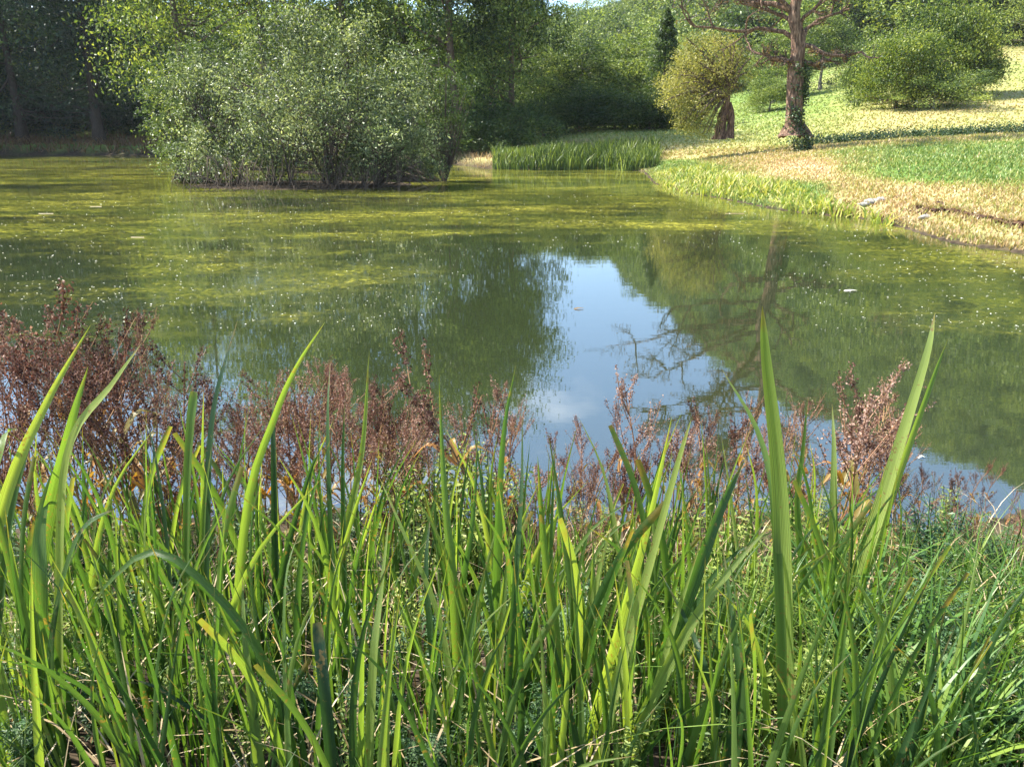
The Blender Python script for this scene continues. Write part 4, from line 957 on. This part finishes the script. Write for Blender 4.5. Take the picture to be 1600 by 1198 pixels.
def fill_iris():
    rng = np.random.default_rng(82)
    variants = []
    for k in range(14):
        L = 1.0; a = rng.uniform(-0.15, 0.15); bend = 0.02 + 0.4 * rng.random() ** 4; yaw = rng.uniform(-0.7, 0.7)
        P = []
        for s in np.linspace(0, 1, 6):
            ang = a + bend * s ** 2.5 * (1 if a > 0 else -1)
            P.append((math.sin(ang) * s * L, 0.0, math.cos(ang * 1.1) * s * L))
        mb = MB(); blade(mb, P, 0.017 + 0.009 * rng.random(), (math.sin(yaw), -math.cos(yaw), 0.1), 14, k == 5, 0.3, 0.5, rng.uniform(-0.9, 0.9))
        variants.append(mb.mesh('leaf', M['iris'], True))
    rows = [('front', 1.1, 1.4, (800, 1020)), ('second', 1.5, 1.8, (670, 880)), ('third', 1.9, 2.3, (630, 800)), ('back', 2.4, 2.8, (640, 780))]
    for rn, y0, y1, (va, vb) in rows:
        for c in range(12):
            for half in range(2):
                if rn == 'back' and half == 1: continue
                u = c * 134 + 34 + half * 67 + rng.uniform(-24, 24); Y = rng.uniform(y0, y1)
                if c > 9 and rn != 'front' : continue
                if c == 11 and rn == 'front': continue
                x = xat(u, Y, 0.6); z = gz(x, Y)
                lab = f'green iris clump, {rn} row, {"left of" if half else ""} {col_of(u)}'
                lab = f'{["slim", "narrow"][half]} green iris clump in the {rn} row {COLS[c]}'
                root = empty('iris_plant', (x, Y, z), 0, 1, lab, 'iris', 'iris clumps on the near bank')
                for q in range(rng.integers(7, 13)):
                    vt = rng.uniform(va, vb) - (20 if c < 3 else 0); zt = at(u, vt, Y)[2]
                    L = max(0.3, zt - z)
                    o = obj('leaf', variants[rng.integers(14)], root); o.location = (rng.normal() * 0.05, rng.normal() * 0.05, -0.03)
                    o.rotation_euler = (rng.normal() * 0.1, rng.normal() * 0.07, rng.uniform(-0.9, 0.9) + (math.pi if rng.random() < 0.5 else 0)); wv = rng.uniform(0.45, 0.95)
                    o.scale = (L * 0.4 + 0.6 * wv, L, L) if False else (max(L, 0.5) * 1.0, wv, L)
                    # width lives in the mesh x as well: keep blades slim by the y scale and a yaw
fill_iris()

def arching(mb, rng, base, d, L, w, droop, tint, n=9):
    P = []; t = np.linspace(0, 1, n)
    for s in t:
        P.append(base + np.array([d[0], d[1], 0]) * L * (0.25 * s + 0.75 * s ** 2) * droop + np.array([0, 0, L * (s - droop * 0.62 * s ** 2.6)]))
    P = np.array(P); T = norm(np.gradient(P, axis=0)); S = norm(np.cross(T, [d[0], d[1], 0.3])); hw = (w * 0.5 * np.clip((1 - t) * 2.0, 0.04, 1))[:, None]
    V = np.stack([P - S * hw, P + S * hw], 1); i = np.arange(n - 1)
    F = np.stack([2 * i, 2 * i + 1, 2 * i + 3, 2 * i + 2], -1)
    mb.add(V.reshape(-1, 3), F, tint, np.stack([np.tile([0, 1], n), np.repeat(t, 2)], -1))
def sedges():
    rng = np.random.default_rng(83)
    protos = []
    for k in range(6):
        mb = MB()
        for q in range(60):
            a = rng.random() * 6.283; d = (math.cos(a), math.sin(a)); b = np.array([rng.normal() * 0.05, rng.normal() * 0.05, -0.03])
            arching(mb, rng, b, d, rng.uniform(0.5, 1.0), rng.uniform(0.005, 0.011), rng.uniform(0.35, 1.0), float(np.clip(rng.normal(0.55, 0.25), 0, 1)))
        protos.append(mb.mesh('blades', M['sedge'], True))
    spots = [(1340, 1.5), (1440, 1.35), (1540, 1.45), (1610, 1.7), (1480, 1.8), (1390, 1.95), (1560, 2.1), (1300, 1.9), (1640, 1.35), (1500, 2.5), (1590, 2.6), (1420, 2.4), (1240, 1.55), (1150, 1.8), (1660, 2.2), (1370, 1.2)]
    labs = ['arching sedge tuft left of the frontmost right tufts', 'sedge tuft in the front of the right corner', 'sedge tuft with long sunlit blades near the right corner', 'sedge tuft cut by the right edge, second row', 'sedge tuft in the middle of the right thicket',
            'sedge tuft behind the short broad cut blade', 'sedge tuft at the back right above the corner tufts', 'sedge tuft below the two tall paired blades', 'sedge tuft cut by the right edge, front row', 'small sedge tuft by the water on the right',
            'sedge tuft by the water cut by the right edge', 'small sedge tuft at the foot of the tall paired blades', 'sedge tuft right of the tallest straight blade', 'sedge tuft left of the tallest straight blade', 'sedge tuft at the far right under the water edge', 'lowest sedge tuft at the bottom edge on the right']
    for (u, Y), lab in zip(spots, labs):
        x = xat(u, Y, 0.6); o = obj('sedge_tuft', protos[rng.integers(6)]); o.location = (x, Y, gz(x, Y)); o.rotation_euler = (0, 0, rng.random() * 6.28); s = rng.uniform(0.7, 0.95) * (0.8 if Y > 1.9 else 1)
        o.scale = (s, s, s); tag(o, lab, 'sedge', 'arching sedge tufts')
    # undergrowth of fine grass over the whole near bank
    mb = MB(); n = 3000
    for _ in range(n):
        Y = rng.uniform(0.85, 3.7); u = rng.uniform(-80, 1680); x = xat(u, Y, 0.5)
        if shore_dist(np.array([x]), np.array([Y]))[0] < 0.15: continue
        z = HG(x, Y); a = rng.random() * 6.283
        L = rng.uniform(0.18, 0.6) * (1 - 0.35 * (Y > 2.6)) * (0.8 if Y < 1.2 else 1)
        arching(mb, rng, np.array([x, Y, z - 0.02]), (math.cos(a), math.sin(a)), L, rng.uniform(0.003, 0.008), rng.uniform(0.03, 0.6) ** 1.3, float(np.clip(rng.normal(0.45, 0.25), 0, 1)), 6)
    tag(mb.build('undergrowth_grass', M['grass'], None, False, 'stuff'), 'fine green grass filling the near bank between the iris', 'grass')
    mb = MB()
    for _ in range(1500):
        Y = rng.uniform(1.0, 3.6); u = rng.uniform(-80, 1680); x = xat(u, Y, 0.5); z = HG(x, Y); a = rng.random() * 6.283
        arching(mb, rng, np.array([x, Y, z - 0.02]), (math.cos(a), math.sin(a)), rng.uniform(0.15, 0.6), rng.uniform(0.003, 0.007), rng.uniform(0.3, 1.2), float(rng.random()), 6)
    tag(mb.build('dead_grass', M['straw'], None, False, 'stuff'), 'thin dead straw stalks tangled in the near bank grass', 'dead grass')
# cheap local height lookup for the near bank
_gx = np.linspace(-7, 7, 90); _gy = np.linspace(0.2, 8, 60); _GX, _GY = np.meshgrid(_gx, _gy, indexing='ij'); _GZ = height(_GX, _GY)
def HG(x, y):
    i = int(np.clip((x + 7) / 14 * 89, 0, 88)); j = int(np.clip((y - 0.2) / 7.8 * 59, 0, 58)); return float(_GZ[i, j])
sedges()

def herbs():
    rng = np.random.default_rng(84)
    def herb(mat, h, nst, ls, serr=False):
        mb = MB(); sb = MB()
        for s in range(nst):
            a = rng.random() * 6.283; d = np.array([math.cos(a), math.sin(a), 0]) * rng.uniform(0.05, 0.4); hh = h * rng.uniform(0.6, 1.1)
            P = interp([np.array([0, 0, -0.03]), d * hh * 0.4 + [0, 0, hh * 0.55], d * hh + [0, 0, hh]], 7); tube(sb, P, np.linspace(0.004, 0.0015, 7), 4)
            for q in np.arange(0.12, 1.0, 0.075):
                p = np.array([np.interp(q, np.linspace(0, 1, 7), P[:, i]) for i in range(3)]); a2 = rng.random() * 6.28
                for f in (0, 1, 2):
                    d2 = np.array([math.cos(a2 + f * 2.1), math.sin(a2 + f * 2.1), rng.uniform(-0.1, 0.5)]); L = ls * rng.uniform(0.6, 1.3) * (1.15 - 0.6 * q)
                    nL = 3 if serr else 1
                    leaves(mb, (p + d2 * L * 0.55)[None], L, L * 0.42, rng, 1.6, d2[None], np.array([np.clip(rng.normal(0.5, 0.2), 0, 1)]), 0.3)
                    if serr:      # pinnate: small side leaflets
                        k = 8; tpos = np.linspace(0.2, 1.0, k)[:, None]; side = np.cross(d2, [0, 0, 1]) * 0.3 * L * np.where(np.arange(k) % 2, 1, -1)[:, None]
                        leaves(mb, p + d2 * L * 1.3 * tpos + side, L * 0.45, L * 0.13, rng, 1.6, side / L * 3 + d2 * 0.6, np.full(k, 0.5), 0.2)
        return sb.mesh('stems', M['grass'], True), mb.mesh('leaves', mat)
    kinds = [herb(M['herb'], 0.55, 9, 0.045), herb(M['herb'], 0.45, 8, 0.055), herb(M['herb'], 0.5, 8, 0.04, True), herb(M['herb_cool'], 0.5, 9, 0.05), herb(M['herb_cool'], 0.4, 8, 0.05, True)]
    def put(u, Y, k, s, lab, grp):
        x = xat(u, Y, 0.6); root = empty('leafy_herb', (x, Y, HG(x, Y)), rng.random() * 6.28, s, lab, 'herb', grp)
        obj('stems', kinds[k][0], root, 'stuff'); obj('leaves', kinds[k][1], root, 'stuff')
    # yellow-green stand in the middle
    for i, (u, Y, s) in enumerate([(640, 3.3, 1.3), (700, 3.4, 1.45), (760, 3.1, 1.25), (610, 2.9, 1.15), (680, 2.8, 1.25), (740, 2.6, 1.1), (800, 3.4, 1.1)]):
        put(u, Y, i % 2, s, ['yellow-green leafy herb left in the sunlit stand below the willow', 'tallest yellow-green herb of the sunlit middle stand', 'yellow-green herb right in the sunlit middle stand', 'low yellow-green herb at the left foot of the middle stand',
                             'low yellow-green herb in the centre foot of the middle stand', 'low yellow-green herb at the right foot of the middle stand', 'yellow-green herb at the water left of the sky reflection'][i], 'yellow-green herbs in the middle stand')
    rows = [('front', 1.25, 1.6), ('second', 1.75, 2.2), ('third', 2.3, 2.8), ('waterside', 3.0, 3.6)]
    for rn, y0, y1 in rows:
        for c in range(12):
            for half in range(2):
                u = c * 134 + 20 + half * 67 + rng.uniform(-20, 20); Y = rng.uniform(y0, y1)
                sunny = 7 <= c <= 9
                k = rng.choice([0, 1, 2] if sunny else [0, 2, 3, 4] if c < 7 else [3, 4, 3, 2])
                put(u, Y, k, rng.uniform(0.7, 1.05) * {'front': 0.75, 'second': 0.85, 'third': 0.95, 'waterside': 0.85}[rn] * (1.05 if 7 < c < 10 else 0.9), f'{["small", "bushy"][half]} leafy herb in the {rn} row {COLS[c]}', 'leafy herbs among the iris')
herbs()

def docks():
    rng = np.random.default_rng(85)
    def dock(h, spread, dense):
        sb, hb, lms = MB(), MB(), []
        P = interp([np.array([0, 0, -0.05]), np.array([rng.normal() * 0.03, rng.normal() * 0.03, h * 0.5]), np.array([rng.normal() * 0.14, rng.normal() * 0.14, h])], 9)
        tube(sb, P, np.linspace(0.007, 0.0025, 9), 5)
        def spike(A, B, n):
            t = rng.random(n); C = A + (B - A) * t[:, None]
            whorl = np.round(t * 9) / 9; C = A + (B - A) * (whorl + rng.normal(size=n) * 0.008)[:, None] + rng.normal(size=(n, 3)) * 0.009
            leaves(hb, C, rng.uniform(0.007, 0.017, n), rng.uniform(0.006, 0.012, n), rng, 0.0, None, np.clip(rng.normal(0.5, 0.25, n), 0, 1))
        spike(P[5], P[8], int(110 * dense))
        for k in range(rng.integers(9, 14)):
            s = rng.uniform(0.42, 0.93); p = np.array([np.interp(s, np.linspace(0, 1, 9), P[:, i]) for i in range(3)]); a = rng.random() * 6.283
            L = (h * (1.05 - s) * 0.5 + 0.09) * rng.uniform(0.6, 1.5); d = np.array([math.cos(a) * spread, math.sin(a) * spread, 1.0]); e = p + norm(d) * L; m_ = (p + e) / 2 + np.array([math.cos(a), math.sin(a), 0]) * 0.02
            tube(sb, interp([p, m_, e], 5), np.linspace(0.003, 0.0012, 5), 4); spike(p + (m_ - p) * 0.5, m_, int(28 * dense)); spike(m_, e, int(50 * dense))
            for j in range(2):
                a2 = a + rng.normal() * 1.2; e2 = m_ + np.array([math.cos(a2) * spread, math.sin(a2) * spread, 0.8]) * L * 0.4; tube(sb, [m_, e2], 0.0012, 3); spike(m_, e2, int(26 * dense))
        for k in range(5):
            a = rng.random() * 6.283; z = rng.uniform(0.05, 0.55) * h; b = np.array([0, 0, z]); d = np.array([math.cos(a), math.sin(a), 0])
            lb = MB(); L = rng.uniform(0.12, 0.24); blade(lb, [b, b + d * L * 0.5 + [0, 0, L * 0.5], b + d * L + [0, 0, L * 0.2]], L * 0.2, (d[0] * 0.4, d[1] * 0.4, 1), 8, False, 0.3, rng.random()); lms.append(lb.mesh('leaf', M['dock_leaf'], True))
        return sb.mesh('stem', M['dock_stem'], True), hb.mesh('seed_head', M['dock_seed']), lms
    kinds = [dock(1.0, 0.6, 1.05), dock(1.0, 0.4, 0.85), dock(1.0, 0.8, 0.95), dock(1.0, 0.5, 0.6), dock(1.0, 0.35, 0.35)]
    def put(u, Y, vt, k, lab, grp, lean=0.0):
        x = xat(u, Y, 0.8); x0 = np.array([x]); 
        z = max(HG(x, Y), -0.05); h = at(u, vt, Y)[2] - z
        h = max(h, 0.35)
        root = empty('dock_plant', (x, Y, z), rng.random() * 6.28, (h * 0.9, h * 0.9, h), lab, 'dock', grp); root.rotation_euler = (rng.normal() * 0.1, rng.normal() * 0.13 + lean, rng.random() * 6.28)
        obj('stem', kinds[k][0], root); obj('seed_head', kinds[k][1], root, 'stuff')
        for me in kinds[k][2]: obj('leaf', me, root)
    # tops of the dock stand, column by column (picture rows)
    prof = np.interp
    pu = [0, 60, 130, 210, 260, 320, 400, 470, 560, 640, 700, 760, 830, 900, 960, 1040, 1120, 1200, 1280, 1340, 1400, 1460, 1520, 1600]
    pv = [480, 490, 520, 470, 540, 590, 555, 580, 565, 590, 640, 560, 640, 650, 610, 650, 610, 640, 600, 590, 620, 690, 680, 730]
    rows = [('back', 3.9, 4.5, 0), ('middle', 3.3, 3.8, 25), ('front', 2.6, 3.2, 70)]
    for rn, y0, y1, dv in rows:
        for c in range(12):
            reps = 6 if c < 5 else (3 if rn != 'front' else 2)
            if c >= 5: reps = 4
            if c in (5,) and rn == 'front': continue
            for r_ in range(reps):
                u = c * 134 + 134 * (r_ + 0.5) / reps + rng.uniform(-16, 16); Y = rng.uniform(y0, y1)
                if c >= 6: Y = min(Y, 4.1)
                vt = prof(u, pu, pv) + dv + (22 if c < 3 else 4) + abs(rng.normal()) * 42
                dense = c < 5
                k = rng.choice([0, 1, 2, 4] if dense else [2, 3, 4, 3])
                q = ['first', 'second', 'third', 'fourth', 'fifth', 'sixth'][r_]
                put(u, Y, vt, k, f'{q} {"dense" if dense else "sparse"} brown dock, {rn} row {COLS[c]}', 'brown dock plants along the near shore')
    # the ones that stand out
    for u, Y, vt, k, lab in [(215, 3.2, 462, 2, 'tallest red-brown dock with orange leaves rising over the dark water'), (745, 3.1, 548, 0, 'dense pinkish brown dock head at the left edge of the sky reflection'), (1335, 2.7, 585, 2, 'spreading pinkish dock head right of the bare tree reflection'),
                             (960, 3.6, 600, 3, 'slender dark dock standing in the middle of the sky reflection'), (1300, 2.9, 600, 0, 'dense rusty dock left of the spreading pinkish head')]:
        put(u, Y, vt, k, lab, 'brown dock plants along the near shore')
docks()

# ------------------------------------------------------------------ air
def haze():
    bx = (-620, 620, -40, 620); z0, z1 = -2.6, 330.0
    V = [(x, y, z) for z in (z0, z1) for x, y in ((bx[0], bx[2]), (bx[1], bx[2]), (bx[1], bx[3]), (bx[0], bx[3]))]
    me = bpy.data.meshes.new('haze'); me.from_pydata(V, [], [(3, 2, 1, 0), (4, 5, 6, 7), (0, 1, 5, 4), (1, 2, 6, 5), (2, 3, 7, 6), (3, 0, 4, 7)]); me.update()
    m = bpy.data.materials.new('haze'); m.use_nodes = True; m.node_tree.nodes.clear()
    out = m.node_tree.nodes.new('ShaderNodeOutputMaterial'); pv = m.node_tree.nodes.new('ShaderNodeVolumePrincipled')
    pv.inputs['Color'].default_value = (0.86, 0.92, 1.0, 1); pv.inputs['Density'].default_value = 0.00012; pv.inputs['Anisotropy'].default_value = 0.2
    m.node_tree.links.new(pv.outputs[0], out.inputs['Volume']); me.materials.append(m)
    obj('haze', me, None, 'stuff')
haze()
